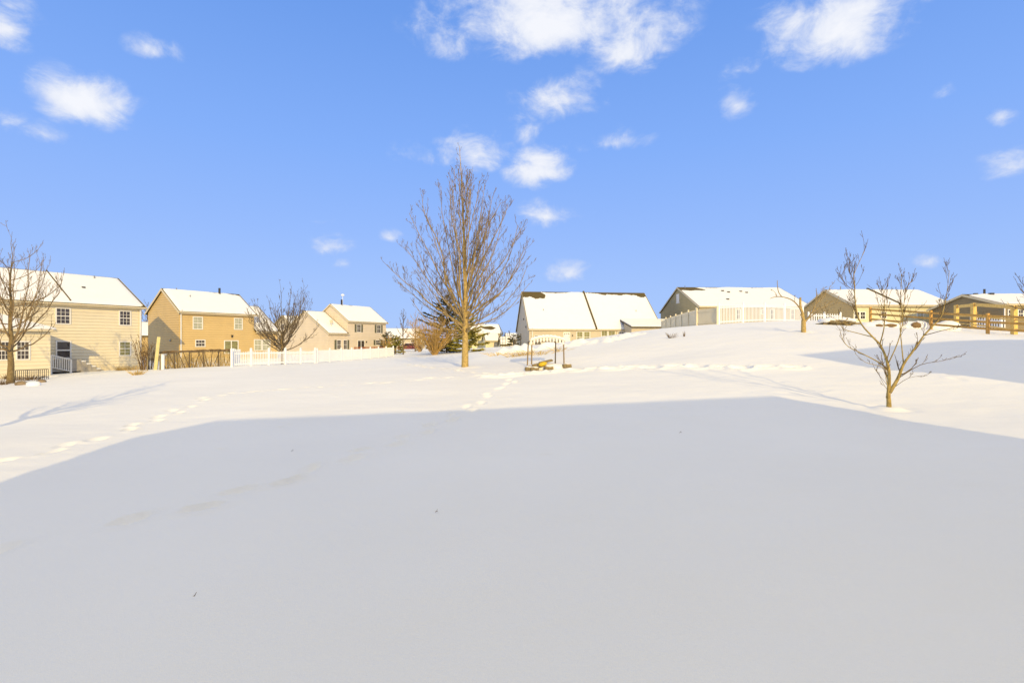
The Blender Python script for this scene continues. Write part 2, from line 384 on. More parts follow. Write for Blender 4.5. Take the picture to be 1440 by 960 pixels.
# a lumpy shovelled bank along the hill edge behind the swing, and small drifts round trunks
bank = [hit(px, py, 20) for px, py in [(690,499),(735,494),(770,489),(810,485),(850,480),(900,469)]]
rb = random.Random(3)
for a, b in zip(bank, bank[1:]):
    for k in range(16):
        p = a.lerp(b, (k+rb.random())/16)
        press(p.x+rb.uniform(-.4,.4), p.y+rb.uniform(-.6,.6), rb.uniform(0,3), rb.uniform(.5,1.0), rb.uniform(.35,.6), -rb.uniform(.02,.11))
for px, py, r_, h_ in [(655,516,.7,.06),(15,537,.6,.08),(1250,575,.3,.06),(1130,466,.5,.06)]:
    p = hit(px, py); press(p.x, p.y, 0, r_, r_, -h_)
rs = random.Random(11)
for k in range(46):                            # crumbs and dimples
    x, y = rs.uniform(-10, 12), rs.uniform(4, 24)
    press(x, y, rs.uniform(0,3), rs.uniform(.05,.12), rs.uniform(.05,.09), rs.uniform(-.012,.03))
nx, ny = len(gx), len(gy)
me = bpy.data.meshes.new('snowy_ground')
verts = np.stack([X.ravel(), Y.ravel(), Z.ravel()], 1).astype(np.float32)
idx = (np.arange(ny-1)[:,None]*nx + np.arange(nx-1)[None,:]).ravel()
quads = np.stack([idx, idx+1, idx+1+nx, idx+nx], 1).astype(np.int32)
me.vertices.add(len(verts)); me.vertices.foreach_set('co', verts.ravel())
me.loops.add(quads.size); me.loops.foreach_set('vertex_index', quads.ravel())
me.polygons.add(len(quads)); me.polygons.foreach_set('loop_start', np.arange(0, quads.size, 4, dtype=np.int32))
me.polygons.foreach_set('loop_total', np.full(len(quads), 4, dtype=np.int32))
me.polygons.foreach_set('use_smooth', np.ones(len(quads), dtype=bool))
me.update(calc_edges=True); me.validate(); me.materials.append(M['snow'])
ground = bpy.data.objects.new('snowy_ground', me); COL.objects.link(ground)
tag(ground, 'snow covered back yards rising to a hill on the right', None, None, 'structure')

# ------------------------------------------------------------------ houses
def vnoise(u, s, seed):
    r = random.Random(seed); z = 0
    for k in range(7):
        f = .5*1.6**k; t = r.uniform(0, 6.28); z += math.sin(f*(math.cos(t)*u+math.sin(t)*s)+r.uniform(0,6.28))/1.35**k
    return z/3

class House:
    """Local frame: u along the wall that faces the viewer, v inward, z up (0 = eye level of the photograph)."""
    def __init__(s, name, corner, az, L, D, ze, zr, zb, wall, label, cat='house', roofmat='shingle', trim='cream_trim', oh=.35, ohg=.18, group='houses beyond the yards'):
        s.c = Vector((corner[0], corner[1], 0)); s.az = az; s.L, s.D, s.ze, s.zr, s.zb = L, D, ze, zr, zb
        s.uv = Vector((math.sin(az), math.cos(az), 0)); s.vv = Vector((-math.cos(az), math.sin(az), 0))
        s.root = empty(name, (corner[0], corner[1], zb), label, cat, group, math.atan2(s.uv.y, s.uv.x))
        s.wallm, s.roofm, s.trim, s.oh, s.ohg = M[wall], M[roofmat], M[trim], oh, ohg
    def loc(s, u, v, z): return (u, v, z - s.zb)
    def u_at(s, px, v=0):
        k = (px-720)/F; c = s.c + s.vv*v
        return (k*c.y - c.x)/(s.uv.x - k*s.uv.y)
    def v_at(s, px, u=0):
        k = (px-720)/F; c = s.c + s.uv*u
        return (k*c.y - c.x)/(s.vv.x - k*s.vv.y)
    def z_at(s, py, u, v=0): return (480-py)/F*(s.c + s.uv*u + s.vv*v).y
    def body(s, u0=0, u1=None, v0=0, v1=None, ze=None, zr=None, zb=None, bare=(), name=('wall','roof'), th=.13, wallm=None, strips=(), gut=True, seed=1, snow_back=True, ends=(1,1)):
        u1 = s.L if u1 is None else u1; v1 = s.D if v1 is None else v1
        ze = s.ze if ze is None else ze; zr = s.zr if zr is None else zr; zb = s.zb-.6 if zb is None else zb
        vm = (v0+v1)/2; m = MB(s.loc)
        A = [(v0,zb),(v1,zb),(v1,ze),(vm,zr),(v0,ze)]
        m.add([(u0,v,z) for v,z in A]+[(u1,v,z) for v,z in A], [(4,3,2,1,0),(5,6,7,8,9)]+[(i,(i+1)%5,5+(i+1)%5,5+i) for i in range(5)])
        w = m.build(name[0], wallm or s.wallm, s.root)
        k = (zr-ze)/(vm-v0); oh, t = s.oh, .16; g0, g1 = s.ohg*ends[0], s.ohg*ends[1]
        m = MB(s.loc)
        B = [(v0-oh,ze-oh*k+.012),(vm,zr+.012),(v1+oh,ze-oh*k+.012),(v1+oh,ze-oh*k+t),(vm,zr+t),(v0-oh,ze-oh*k+t)]
        m.add([(u0-g0,v,z) for v,z in B]+[(u1+g1,v,z) for v,z in B],
              [(0,1,4,5),(1,2,3,4),(11,10,7,6),(10,9,8,7)]+[(i,(i+1)%6,6+(i+1)%6,6+i) for i in range(6)])
        r = m.build(name[1], s.roofm, s.root, fix=True)
        # snow sheet on the slope that faces the viewer, worn through where shingles show
        sl = math.hypot(vm-v0+oh, zr-ze+oh*k); nrm = (-k/math.hypot(1,k), 1/math.hypot(1,k))
        def sheet(front):
            fine = .16 if (bare and front) else .3; nu = max(6, int((u1-u0)/fine)); ns = max(6, int(sl/fine)); vs_ = []; fs = []
            for j in range(ns+1):
                q = j/ns
                for i in range(nu+1):
                    p = i/nu; uu = u0-g0+.05+(u1-u0+g0+g1-.10)*p
                    edge = min(1, 6*min(p, 1-p)*(u1-u0)/2.4, 1)*min(1, (1-q)*sl/.5+.35)*min(1, q*sl/.35+.25)
                    h = th*(.35+.65*edge) + .025*vnoise(uu*1.3, q*sl*1.3, seed)
                    for (bu, bq, ru, rq) in (bare if front else ()):
                        d = math.hypot((uu-bu)/ru, (q-bq)/rq) + .20*vnoise(uu*2.0, q*sl*2.0, seed+5)+.26*vnoise(uu*6, q*sl*5, seed+7)
                        h -= (th+.09)*max(0, min(1, (1.25-d)/.5))
                    if i in (0, nu) or j in (0, ns): h = -.03
                    vv = (v0-oh+.02+(vm-v0+oh-.02)*q)
                    zz = ze-oh*k+t+k*(vv-v0+oh)
                    vv2 = vv+nrm[0]*h; zz2 = zz+nrm[1]*h
                    if not front: vv2 = 2*vm-vv2
                    vs_.append((uu, vv2, zz2))
            for j in range(ns):
                for i in range(nu): fs.append((j*(nu+1)+i, j*(nu+1)+i+1, (j+1)*(nu+1)+i+1, (j+1)*(nu+1)+i))
            m = MB(s.loc); m.add(vs_, fs); return m.build('snow_cover', M['roof_snow'], r, smooth=True)
        sheet(True)
        if snow_back: sheet(False)
        if gut:
            m = MB(s.loc); m.box(u0-g0, u1+g1, v0-oh-.10, v0-oh-.004, ze-oh*k+.02, ze-oh*k+.13); m.box(u0, u1, v0-oh+.01, v0-.004, ze-oh*k-.06, ze-oh*k-.005)
            m.build('gutter', s.trim, s.root)
            for e, uu in ((0, u0-g0), (1, u1+g1)):
                if not ends[e]: continue
                m = MB(s.loc); d = -.035 if e == 0 else .035
                for (va, vb) in ((v0-oh, vm), (v1+oh, vm)):
                    za = ze-oh*k
                    m.add([(uu,va,za-.08),(uu,vb,zr-.08),(uu,vb,zr+.15),(uu,va,za+.15),(uu+d,va,za-.08),(uu+d,vb,zr-.08),(uu+d,vb,zr+.15),(uu+d,va,za+.15)],
                          [(0,1,2,3),(7,6,5,4),(0,4,5,1),(1,5,6,2),(2,6,7,3),(3,7,4,0)])
                m.build('rake_board', s.trim, s.root)
        s.r = r; s.k = k; s.geo = (u0,u1,v0,v1,ze,zr,oh,t)
        return r
    def front(s, v=0): return lambda a, n, z: s.loc(a, v-n, z)
    def left(s, u=0): return lambda a, n, z: s.loc(u-n, a, z)
    def window(s, T, a0, a1, z0, z1, cols=2, rows=4, glass='glass', trim='white', shutters=0, name='window', tw=.085, label=None):
        if a1 < a0: a0, a1 = a1, a0
        f = MB(T); p = MB(T)
        f.box(a0-tw, a0, -.02, .05, z0-tw, z1+tw); f.box(a1, a1+tw, -.02, .05, z0-tw, z1+tw)
        f.box(a0, a1, -.02, .05, z1, z1+tw); f.box(a0, a1, -.02, .055, z0-tw, z0)
        zm = (z0+z1)/2
        if rows > 1: f.box(a0, a1, -.02, .04, zm-.03, zm+.03)
        for i in range(1, cols): x = a0+(a1-a0)*i/cols; f.box(x-.011, x+.011, -.02, .032, z0, z1)
        for j in range(1, rows):
            if rows % 2 == 0 and j == rows//2: continue
            z = z0+(z1-z0)*j/rows; f.box(a0, a1, -.02, .031, z-.011, z+.011)
        w = f.build(name, M[trim], s.root, label=label)
        p.box(a0-.01, a1+.01, -.03, .014, z0-.01, z1+.01); p.build('pane', M[glass], w)
        for side in ((-1, 1) if shutters == 2 else (shutters,) if shutters in (-1, 1) else ()):
            q = MB(T); x0 = a0-tw-.42 if side < 0 else a1+tw+.02
            q.box(x0, x0+.40, .0, .035, z0-.06, z1+.06)
            for j in range(12): z = z0+(z1-z0)*(j+.5)/12; q.box(x0+.05, x0+.35, .0, .05, z-.02, z+.02)
            q.build('shutter', M['shutter'], s.root)
        return w
    def win_px(s, x0, y0, x1, y1, v=0, **kw):
        u0, u1 = s.u_at(x0, v), s.u_at(x1, v); um = (u0+u1)/2
        return s.window(s.front(v), u0, u1, s.z_at(y1, um, v), s.z_at(y0, um, v), **kw)
    def door_px(s, x0, y0, x1, y1, v=0, kind='slider', glass='glass', **kw):
        u0, u1 = s.u_at(x0, v), s.u_at(x1, v); um = (u0+u1)/2
        return s.door(s.front(v), u0, u1, s.z_at(y1, um, v), s.z_at(y0, um, v), kind, glass)
    def door(s, T, a0, a1, z0, z1, kind='slider', glass='glass'):
        f = MB(T); f.box(a0-.09, a0, -.02, .055, z0, z1+.09); f.box(a1, a1+.09, -.02, .055, z0, z1+.09); f.box(a0, a1, -.02, .055, z1, z1+.09)
        p = MB(T)
        if kind == 'slider':
            am = (a0+a1)/2; f.box(am-.05, am+.05, -.02, .05, z0, z1); f.box(a0, a1, -.02, .05, z0, z0+.08)
            p.box(a0-.01, a1+.01, -.03, .014, z0+.07, z1+.01)
            d = f.build('door', M['white'], s.root)
        elif kind == 'storm':
            zm = (z0+z1)/2; f.box(a0, a1, -.02, .05, zm-.05, zm+.05); f.box(a0, a1, -.02, .05, z0, z0+.08)
            p.box(a0-.01, a1+.01, -.03, .014, z0+.07, z1+.01)
            d = f.build('door', M['white'], s.root)
        else:
            f.box(a0, a1, -.02, .03, z0, z1-.42); f.box(a0, a1, -.02, .03, z1-.1, z1)
            n = 3; w = (a1-a0)/n
            for i in range(n+1): x = a0+(a1-a0)*i/n; f.box(max(a0,x-.06), min(a1,x+.06), -.02, .03, z1-.42, z1-.1)
            p.box(a0, a1, -.03, .012, z1-.43, z1-.09)
            for zz in (z0+.15, z0+.9): f.box(a0+.12, a1-.12, .02, .04, zz, zz+.6)
            d = f.build('door', M['white'], s.root)
        p.build('pane', M[glass], d)
        h = MB(T); h.box(a1-.10, a1-.06, .03, .085, z0+.95, z0+1.1); h.build('handle', M['dark_metal'], d)
        return d
    def on_roof(s, u, q):
        u0,u1,v0,v1,ze,zr,oh,t = s.geo; vm = (v0+v1)/2; v = v0-oh+(vm-v0+oh)*q
        return (u, v, ze-oh*s.k+t+s.k*(v-v0+oh))
    def vent(s, u, q, h=.35, r=.05, m='grey_metal', cap=False):
        p = s.on_roof(u, q); b = MB()
        P = Vector(s.loc(*p)); b.tube([P-Vector((0,0,.1)), P+Vector((0,0,h))], [r, r], 8)
        if cap: b.tube([P+Vector((0,0,h)), P+Vector((0,0,h+.05)), P+Vector((0,0,h+.14))], [r*1.9, r*1.9, r*.7], 8)
        b.tube([P-Vector((0,0,.12)), P+Vector((0,0,.06))], [r*2.4, r*1.4], 8)
        return b.build('vent_pipe', M[m], s.root)
    def boxvent(s, u, q, w=.35, h=.16, m='dark_metal'):
        p = s.on_roof(u, q); b = MB(s.loc); b.box(u-w/2, u+w/2, p[1]-w/2, p[1]+w/2, p[2]-.1, p[2]+h+.12)
        return b.build('roof_vent', M[m], s.root)
    def downspout(s, u, v=-.06, z1=None, side=0):
        z1 = s.ze-.1 if z1 is None else z1
        b = MB(s.loc); b.box(u-.05, u+.05, v-.07, v, s.zb-.2, z1); b.bar((u, v-.03, z1), (u, v-s.oh+.05, z1+.2), .08, .08)
        return b.build('downspout', M['white'], s.root)
    def lamp(s, T, a, z):
        b = MB(T); b.box(a-.06, a+.06, 0, .12, z-.1, z+.12); b.box(a-.09, a+.09, 0, .16, z+.12, z+.15)
        return b.build('wall_lamp', M['dark_metal'], s.root)

# --- the pale yellow two storey house at the left edge
az1 = rad(28); u1 = Vector((math.sin(az1), math.cos(az1)))
L1 = 16.0
h = House('family_house', (-31.1-u1.x*L1, 43-u1.y*L1), az1, L1, 8.3, 2.92, 5.40, -2.35, 'cream',
          'large pale yellow two storey house at the left edge with a low side wing')
h.body(seed=2, strips=())
h.win_px(79.5, 434, 97.5, 454.5, cols=3, rows=4); h.win_px(168.5, 438, 182.5, 456.5, cols=3, rows=4)
h.win_px(168.5, 481, 182.5, 499, cols=2, rows=4, glass='curtain')
h.door_px(80, 480.5, 98, 504, kind='storm')
h.downspout(L1-.15)
m = MB(h.loc); ub = h.u_at(150); m.box(ub-1.4, L1+.01, -.16, -.003, -2.9, -2.0); m.build('foundation', M['cream_trim'], h.root)
h.boxvent(h.u_at(120, 1.5), .48, .2, .1); h.vent(h.u_at(141, 2.5), .85, cap=False)
m = MB(h.loc); ug = h.u_at(93, .5)
p0, p1 = h.on_roof(ug, .03), h.on_roof(ug+.1, .98)
m.bar((p0[0],p0[1],p0[2]+.14), (p1[0],p1[1],p1[2]+.14), .09, .05); m.build('roof_seam', M['shingle'], h.root)
# its single storey wing with a hipped end
pw = 3.5; ur = h.u_at(71, -pw); zt, zl = 2.15, .72; hip = 2.9
m = MB(h.loc)
m.add([(-2,-pw,-3.2),(ur,-pw,-3.2),(ur,-.003,-3.2),(-2,-.003,-3.2),(-2,-pw,zl),(ur,-pw,zl),(ur,-.003,zl),(-2,-.003,zl)],
      [(3,2,1,0),(4,5,6,7),(0,1,5,4),(1,2,6,5),(2,3,7,6),(3,0,4,7)])
m.build('side_wing_wall', M['cream'], h.root)
o = .3
m = MB(h.loc)
R = [(-2.2,-pw-o,zl-.06),(ur+o,-pw-o,zl-.06),(ur+o,-.004,zl-.06),(-2.2,-.004,zl-.06),(-2.2,-.004,zt),(ur-hip,-.004,zt)]
m.add(R+[(x,y,z+.13) for x,y,z in R[:3]], [(0,1,2,3),(0,1,7,6),(1,2,8,7),(6,7,5,4),(7,8,5),(0,6,4,3),(2,3,4,5,8)])
wr = m.build('side_wing_roof', h.roofm, h.root)
m = MB(h.loc)
S = [(-2.2,-pw-o+.05,zl+.10),(ur+o-.08,-pw-o+.05,zl+.10),(ur+o-.08,-.006,zl+.1),(ur-hip,-.006,zt+.10),(-2.2,-.006,zt+.10)]
m.add(S+[(x,y,z+.10) for x,y,z in S], [(5,6,8,9),(6,7,8),(0,1,6,5),(1,2,7,6),(0,5,9,4),(2,3,8,7)])
m.build('snow_cover', M['roof_snow'], wr)
m = MB(h.loc); m.box(-2.2, ur+o, -pw-o-.1, -pw-o-.004, zl-.05, zl+.08); m.build('gutter', h.trim, h.root)
h.win_px(-3, 481, 12, 505, v=-pw, cols=3, rows=4); h.win_px(24, 481, 40, 504.5, v=-pw, cols=3, rows=4)
# steps and white stair rail by the door
ud0, ud1 = h.u_at(80), h.u_at(98); zt0 = h.z_at(504.5, (ud0+ud1)/2)
m = MB(h.loc); m.box(ud0-1.2, ud0+1.0, -1.2, -.004, zt0-.9, zt0-.04); m.build('landing', M['concrete'], h.root)
for i in range(4):
    m = MB(h.loc); zz = zt0-.22-.2*i; x0 = ud0+1.003+.32*i; m.box(x0, x0+.317, -1.2, -.15, zz-.9, zz); m.build('step', M['concrete'], h.root)
    m = MB(h.loc); m.box(x0+.02, x0+.30, -1.15, -.2, zz+.003, zz+.08); m.build('step_snow', M['roof_snow'], h.root)
m = MB(h.loc); ya = -1.3; ua_, ub_ = h.u_at(71.5, ya), h.u_at(99.5, ya)
za, zb_ = h.z_at(499, ua_, ya), h.z_at(505.5, ub_, ya); la = h.z_at(516, ua_, ya)-za; lb = h.z_at(522, ub_, ya)-zb_
for t_ in np.linspace(0, 1, 10):
    x = ua_+(ub_-ua_)*t_; z = za+(zb_-za)*t_; l_ = la+(lb-la)*t_; w_ = .06 if t_ in (0, 1) else .028
    m.box(x-w_, x+w_, ya-w_, ya+w_, z+l_-(.5 if t_ in (0, 1) else 0), z)
m.bar((ua_, ya, za), (ub_, ya, zb_), .10, .08); m.bar((ua_, ya, za+la), (ub_, ya, zb_+lb), .06, .06)
m.build('stair_rail', M['white'], h.root)
H1 = h

# --- the tan house with the gable towards the first one
az2 = rad(32); C2 = PT(252, 480, 51.5)
h = House('family_house', (C2.x, C2.y), az2, 7.87, 6.65, 3.09, 5.36, -1.95, 'tan',
          'tan two storey house with shaded gable wall behind the brushwood garden fence')
h.body(seed=4, bare=((7.7, 1.02, 1.1, .09), (5.0, 1.03, .9, .05)))
h.win_px(272, 446, 284, 462, cols=2, rows=4, glass='blind'); h.win_px(330, 448, 340, 462.5, cols=2, rows=4, glass='blind')
h.win_px(275.5, 478.5, 287.5, 486.5, cols=3, rows=2, glass='glass'); h.door_px(316, 479.5, 334, 497, glass='curtain')
h.lamp(h.front(), h.u_at(326), h.z_at(473, 5)); h.downspout(.12)
m = MB(h.left()); m.ball((h.v_at(240), .05, .1), (.12,.08,.12)); m.build('dryer_vent', M['grey_metal'], h.root)
h.vent(h.u_at(267, 2), .62, .35); h.vent(h.u_at(246, 3.4), .93, .3); h.vent(h.u_at(307, 3.2), .9, .75, .12, 'dark_metal')
m = MB(h.loc); m.box(-.02, 7.88, -.02, -.003, -2.2, -1.75); m.build('foundation', M['cream_trim'], h.root)
h.body(u0=7.88, u1=10.77, v0=.0, v1=8.4, ze=1.24, zr=4.17, name=('garage_wall','garage_roof'), seed=9, ends=(0,1))
h.win_px(358, 478, 367, 492, cols=2, rows=4, glass='blind'); h.win_px(369.5, 478, 379, 492, cols=2, rows=4, glass='blind')
H2 = h

# --- the beige house with olive shutters and a red deck
az3 = rad(28); C3 = PT(489, 480, 80)
h = House('family_house', (C3.x, C3.y), az3, 8.7, 7.4, 3.25, 5.85, -1.9, 'beige',
          'beige two storey house with dark shutters and a red stained deck')
h.body(seed=6, bare=((4.0, 1.02, .8, .05),))
h.win_px(502, 456.5, 507, 466.5, cols=2, rows=4, shutters=2); h.win_px(530, 457.5, 535, 467.5, cols=2, rows=4, shutters=2)
h.door_px(503, 479, 512, 491.5); h.win_px(528.5, 478.5, 534, 484.5, cols=2, rows=2, shutters=2)
h.lamp(h.front(), h.u_at(515), h.z_at(481, 4)); h.vent(h.u_at(480.5, 3.4), .93, 1.0, .14, 'dark_metal')
h.body(u0=-3.9, u1=-.01, v0=.0, v1=10, ze=1.30, zr=4.62, name=('garage_wall','garage_roof'), seed=12, ends=(1,0))
h.win_px(474, 478.5, 479, 490.5, cols=2, rows=4, shutters=-1); h.win_px(483, 478.5, 487.5, 490.5, cols=2, rows=4, shutters=1)
m = MB(h.loc); p = h.on_roof(h.u_at(467, 1), .28); m.bar((p[0],p[1],p[2]), (p[0],p[1],p[2]+.75), .06, .06); m.ball((p[0],p[1],p[2]+.85), (.38,.1,.32)); m.build('satellite_dish', M['tan_vinyl'], h.root)
m = MB(h.loc); p = (2.5, 3.7, 5.9); m.bar(p, (2.5,3.7,7.5), .05, .05); m.ball((2.5,3.7,7.6), (.28,.28,.2)); m.build('antenna', M['vinyl'], h.root)
# deck
d0, d1 = h.u_at(499, -2.6), h.u_at(552, -2.6)
m = MB(h.loc); m.box(d0, d1, -2.6, -.004, -1.78, -1.66)
m.build('deck_floor', M['red_wood'], h.root)
m = MB(h.loc); m.box(d0, d1, -2.62, -2.54, -.96, -.86); m.box(d0, d1, -2.6, -2.55, -1.6, -1.54)
for x in np.arange(d0, d1, .16): m.box(x, x+.05, -2.59, -2.55, -1.65, -.95)
for x in np.linspace(d0, d1, 5): m.box(x-.06, x+.06, -2.64, -2.52, -2.6, -.82)
m.build('deck_railing', M['red_wood'], h.root)
m = MB(h.loc); m.box(d0+.05, d1-.05, -2.5, -.1, -1.655, -1.5); m.build('snow_cover', M['roof_snow'], h.root)
H3 = h

# --- house whose gable shows between the tan and the beige one
C = PT(421, 480, 98)
h = House('family_house', (C.x, C.y), az3, 7, 9.5, 1.6, 5.0, -1.9, 'pale', 'pale gabled house half hidden behind the bare tree at the picket fence')
h.body(seed=15)
h.window(h.left(), 2.6, 3.6, -.6, .9, cols=2, rows=4); h.window(h.left(), 4.4, 5.2, 2.3, 3.3, cols=2, rows=2)
h.window(h.left(), 6.2, 7.2, -.6, .9, cols=2, rows=4)

# --- duplex bungalow in the middle
th = rad(6.3); CM = PT(744, 480, 80)
h = House('duplex_bungalow', (CM.x, CM.y), rad(90)-th, 21.5, 16, 2.02, 8.4, -.55, 'pale',
          'long low duplex with a huge snowy roof divided by a seam, behind the swing')
h.body(seed=21, bare=((.5, .98, 2.0, .13), (2.6, .90, 1.3, .10), (16.6, 1.0, 5.2, .075), (21.0, .97, 1.1, .11), (5.5, 1.0, 2.4, .035)))
us = h.u_at(838)
p0, p1 = h.on_roof(us, .0), h.on_roof(us, 1)
m = MB(h.loc); m.bar((p0[0],p0[1]-.05,p0[2]+.10), (p1[0],p1[1],p1[2]+.14), .26, .22); m.build('party_wall_ridge', M['shingle'], h.root)
h.win_px(752, 472, 760.5, 486, cols=2, rows=2, glass='glass', tw=.07); h.win_px(773, 472, 781.5, 486, cols=2, rows=2, glass='glass', tw=.07)
h.door_px(793, 467.5, 801, 483, kind='panel'); h.win_px(811.5, 466.5, 819, 481.5, cols=2, rows=2, glass='curtain', tw=.1); h.win_px(821.5, 466.5, 829, 481.5, cols=2, rows=2, glass='curtain', tw=.1)
h.win_px(846, 465, 853.5, 480, cols=2, rows=2, glass='curtain', tw=.1); h.win_px(856, 465, 864.5, 480, cols=2, rows=2, glass='curtain', tw=.1)
h.door_px(869, 466, 877, 482, kind='panel')
h.downspout(.5); h.lamp(h.front(), h.u_at(805), .9)
h.vent(h.u_at(764, 3.5), .45, .45); h.vent(h.u_at(894, 3.5), .44, .45)
m = MB(h.left()); m.box(3.2, 3.5, 0, .1, 2.2, 2.5); m.box(6.0,6.3, 0,.1, 3.6,3.9); m.build('gable_vent', M['dark_metal'], h.root)
# projecting right hand wing, roof running on down towards the viewer
ua, ubb = h.u_at(888, -3.6), 24.2
m = MB(h.loc); W = [(-3.6,-1.5),(-.005,-1.5),(-.005,2.98),(-3.6,2.18)]
m.add([(ua,v,z) for v,z in W]+[(ubb,v,z) for v,z in W], [(3,2,1,0),(4,5,6,7)]+[(i,(i+1)%4,4+(i+1)%4,4+i) for i in range(4)])
m.build('front_wing_wall', M['pale'], h.root)
m = MB(h.loc); W = [(-4.0,2.1),(1.75,3.40),(1.75,3.56),(-4.0,2.26)]
m.add([(ua-.2,v,z) for v,z in W]+[(ubb+.2,v,z) for v,z in W], [(3,2,1,0),(4,5,6,7)]+[(i,(i+1)%4,4+(i+1)%4,4+i) for i in range(4)])
fr_ = m.build('front_wing_roof', M['shingle'], h.root)
m = MB(h.loc); W = [(-3.95,2.275),(1.75,3.565),(1.75,3.72),(-3.95,2.40)]
m.add([(ua-.12,v,z) for v,z in W]+[(ubb+.12,v,z) for v,z in W], [(3,2,1,0),(4,5,6,7)]+[(i,(i+1)%4,4+(i+1)%4,4+i) for i in range(4)])
m.build('snow_cover', M['roof_snow'], fr_)
HM = h

# --- low houses on the hill at the right
th = rad(3.3); C = PT(983, 480, 78)
h = House('hill_bungalow', (C.x, C.y), rad(90)-th, 17.5, 16.8, 5.34, 9.0, 2.0, 'sand',
          'bungalow with a dark shaded gable and white vent on the hill behind the picket fence')
h.body(seed=31, bare=((1.2, .93, 1.8, .13), (2.9, .86, 1.2, .07), (5.4, 1.0, 2.6, .04), (12.6, 1.0, 2.6, .04)))
for x0, x1 in ((1005,1010),(1036,1040.5),(1084,1088),(1112,1116.5)): h.win_px(x0, 435.5, x1, 448.5, cols=2, rows=2, tw=.12)
h.win_px(1070.5, 436, 1074.5, 441, cols=2, rows=2, tw=.1)
for px, q in ((1016,.3),(1025,.75),(1050,.72),(1031,.68),(1056,.66)): h.boxvent(h.u_at(px, 4), q, .38, .14)
h.vent(h.u_at(967.5, 6.5), .93, .5)
m = MB(h.left()); m.box(7.8, 9.0, .01, .06, 6.6, 8.0); m.box(7.65,9.15, .01,.04,6.42,6.6); m.build('gable_vent', M['white'], h.root)
m = MB(h.left()); m.box(11.2, 11.8, .01, .1, 3.8, 4.4); m.build('meter_box', M['grey_metal'], h.root)
# gable skin: tone of the shaded side put into colour, warmed against blue skylight
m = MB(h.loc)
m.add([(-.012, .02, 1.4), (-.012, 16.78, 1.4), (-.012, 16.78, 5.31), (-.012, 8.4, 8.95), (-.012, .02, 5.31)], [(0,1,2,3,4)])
m.build('gable_shade_skin', M['taupe_shade'], h.root)

C = PT(1200, 480, 60)
h = House('hill_bungalow', (C.x, C.y), rad(90-2), 12, 10, 4.25, 6.42, 1.5, 'yellow_siding',
          'bungalow with a brown gable and split snowy roof behind the crooked sapling')
h.body(seed=41, bare=((1.0, 1.01, 1.6, .05),))
us = h.u_at(1263); p0, p1 = h.on_roof(us, .0), h.on_roof(us-1.5, 1)
m = MB(h.loc); m.bar((p0[0],p0[1]-.05,p0[2]+.10), (p1[0]+1.5,p1[1],p1[2]+.14), .22, .2); m.build('party_wall_ridge', M['shingle'], h.root)
m = MB(h.loc); m.add([(-.012,.02,1.0),(-.012,9.98,1.0),(-.012,9.98,4.2),(-.012,5,6.38),(-.012,.02,4.2)], [(0,1,2,3,4)]); m.build('gable_shade_skin', M['brown_siding'], h.root)  # gable skin whose colour is set to give the tone of the shaded side
h.window(h.left(.012), 7.0, 7.8, 2.9, 4.0, cols=1, rows=2)
h.win_px(1202, 439, 1208, 448, cols=2, rows=2); h.win_px(1210, 439, 1216, 448, cols=2, rows=2); h.win_px(1240, 439, 1246, 447, cols=2, rows=2); h.win_px(1290, 438, 1298, 447, cols=2, rows=2, glass='blind')
h.vent(h.u_at(1183, 4.6), .95, .5)

C = PT(1410, 480, 50)
h = House('hill_bungalow', (C.x, C.y), rad(90), 14, 8.6, 3.60, 4.85, .8, 'drab',
          'low drab brown bungalow at the right edge behind the garden frame')
h.body(seed=51, bare=((.2,1.0,1.2,.12),))
h.win_px(1418, 436, 1424, 446, cols=2, rows=2); h.win_px(1432, 436, 1438, 446, cols=2, rows=2)
h.downspout(.1)
h.boxvent(h.u_at(1371, 4), .92, .3, .05); h.vent(h.u_at(1384, 4), .93, .6, .1, 'dark_metal'); h.boxvent(h.u_at(1389, 4), .85, .35, .15)

# --- the cream garage and house behind the evergreen
C = PT(683, 480, 92)
h = House('garage', (C.x, C.y), rad(80), 2.5, 5, 0.15, 1.35, -1.5, 'yellow_siding', 'small butter yellow garage with snowy roof right of the evergreen', 'garage')
h.body(seed=61)
m = MB(h.front()); m.box(.3, 2.2, 0, .04, -1.45, -.25); m.build('garage_door', M['cream_trim'], h.root)
C = PT(664, 480, 98)
h = House('family_house', (C.x, C.y), rad(70), 6.0, 5, 1.6, 3.3, -1.4, 'yellow_siding', 'butter yellow house peeking out above the small garage')
h.body(seed=62, bare=((3.6,.6,1.4,.2),)); h.win_px(676, 467, 680, 473, cols=2, rows=2)
C = PT(704, 480, 88)
h = House('garden_shed', (C.x, C.y), rad(80), 1.7, 2.2, -.35, .75, -1.2, 'yellow_siding', 'little yellow shed between the garage and the duplex', 'shed', group='sheds')
h.body(seed=63, gut=False)
m = MB(h.front()); m.box(.5, 1.2, 0, .03, -1.2, -.55); m.build('shed_door', M['cream_trim'], h.root)
# far houses and their roofs that fill the gaps along the skyline
for (px, Y_, L_, D_, ze_, zr_, az_, wm, lab) in [
    (197, 78, 7, 8, .9, 3.0, 40, 'brown_siding', 'distant brown house in the gap between the yellow and tan houses'),
    (548, 125, 9, 8, .8, 3.2, 60, 'pale', 'distant pale house right of the beige house behind small trees'),
    (712, 150, 10, 8, .6, 2.4, 85, 'beige', 'distant beige house low on the skyline left of the duplex')]:
    C = PT(px, 480, Y_)
    h = House('distant_house', (C.x, C.y), rad(az_), L_, D_, ze_, zr_, gz(C.x, C.y), wm, lab)
    h.body(seed=int(px), gut=False)
    for t_ in (.2, .6): h.window(h.front(), L_*t_, L_*t_+1, ze_-1.6, ze_-.4, cols=2, rows=2)

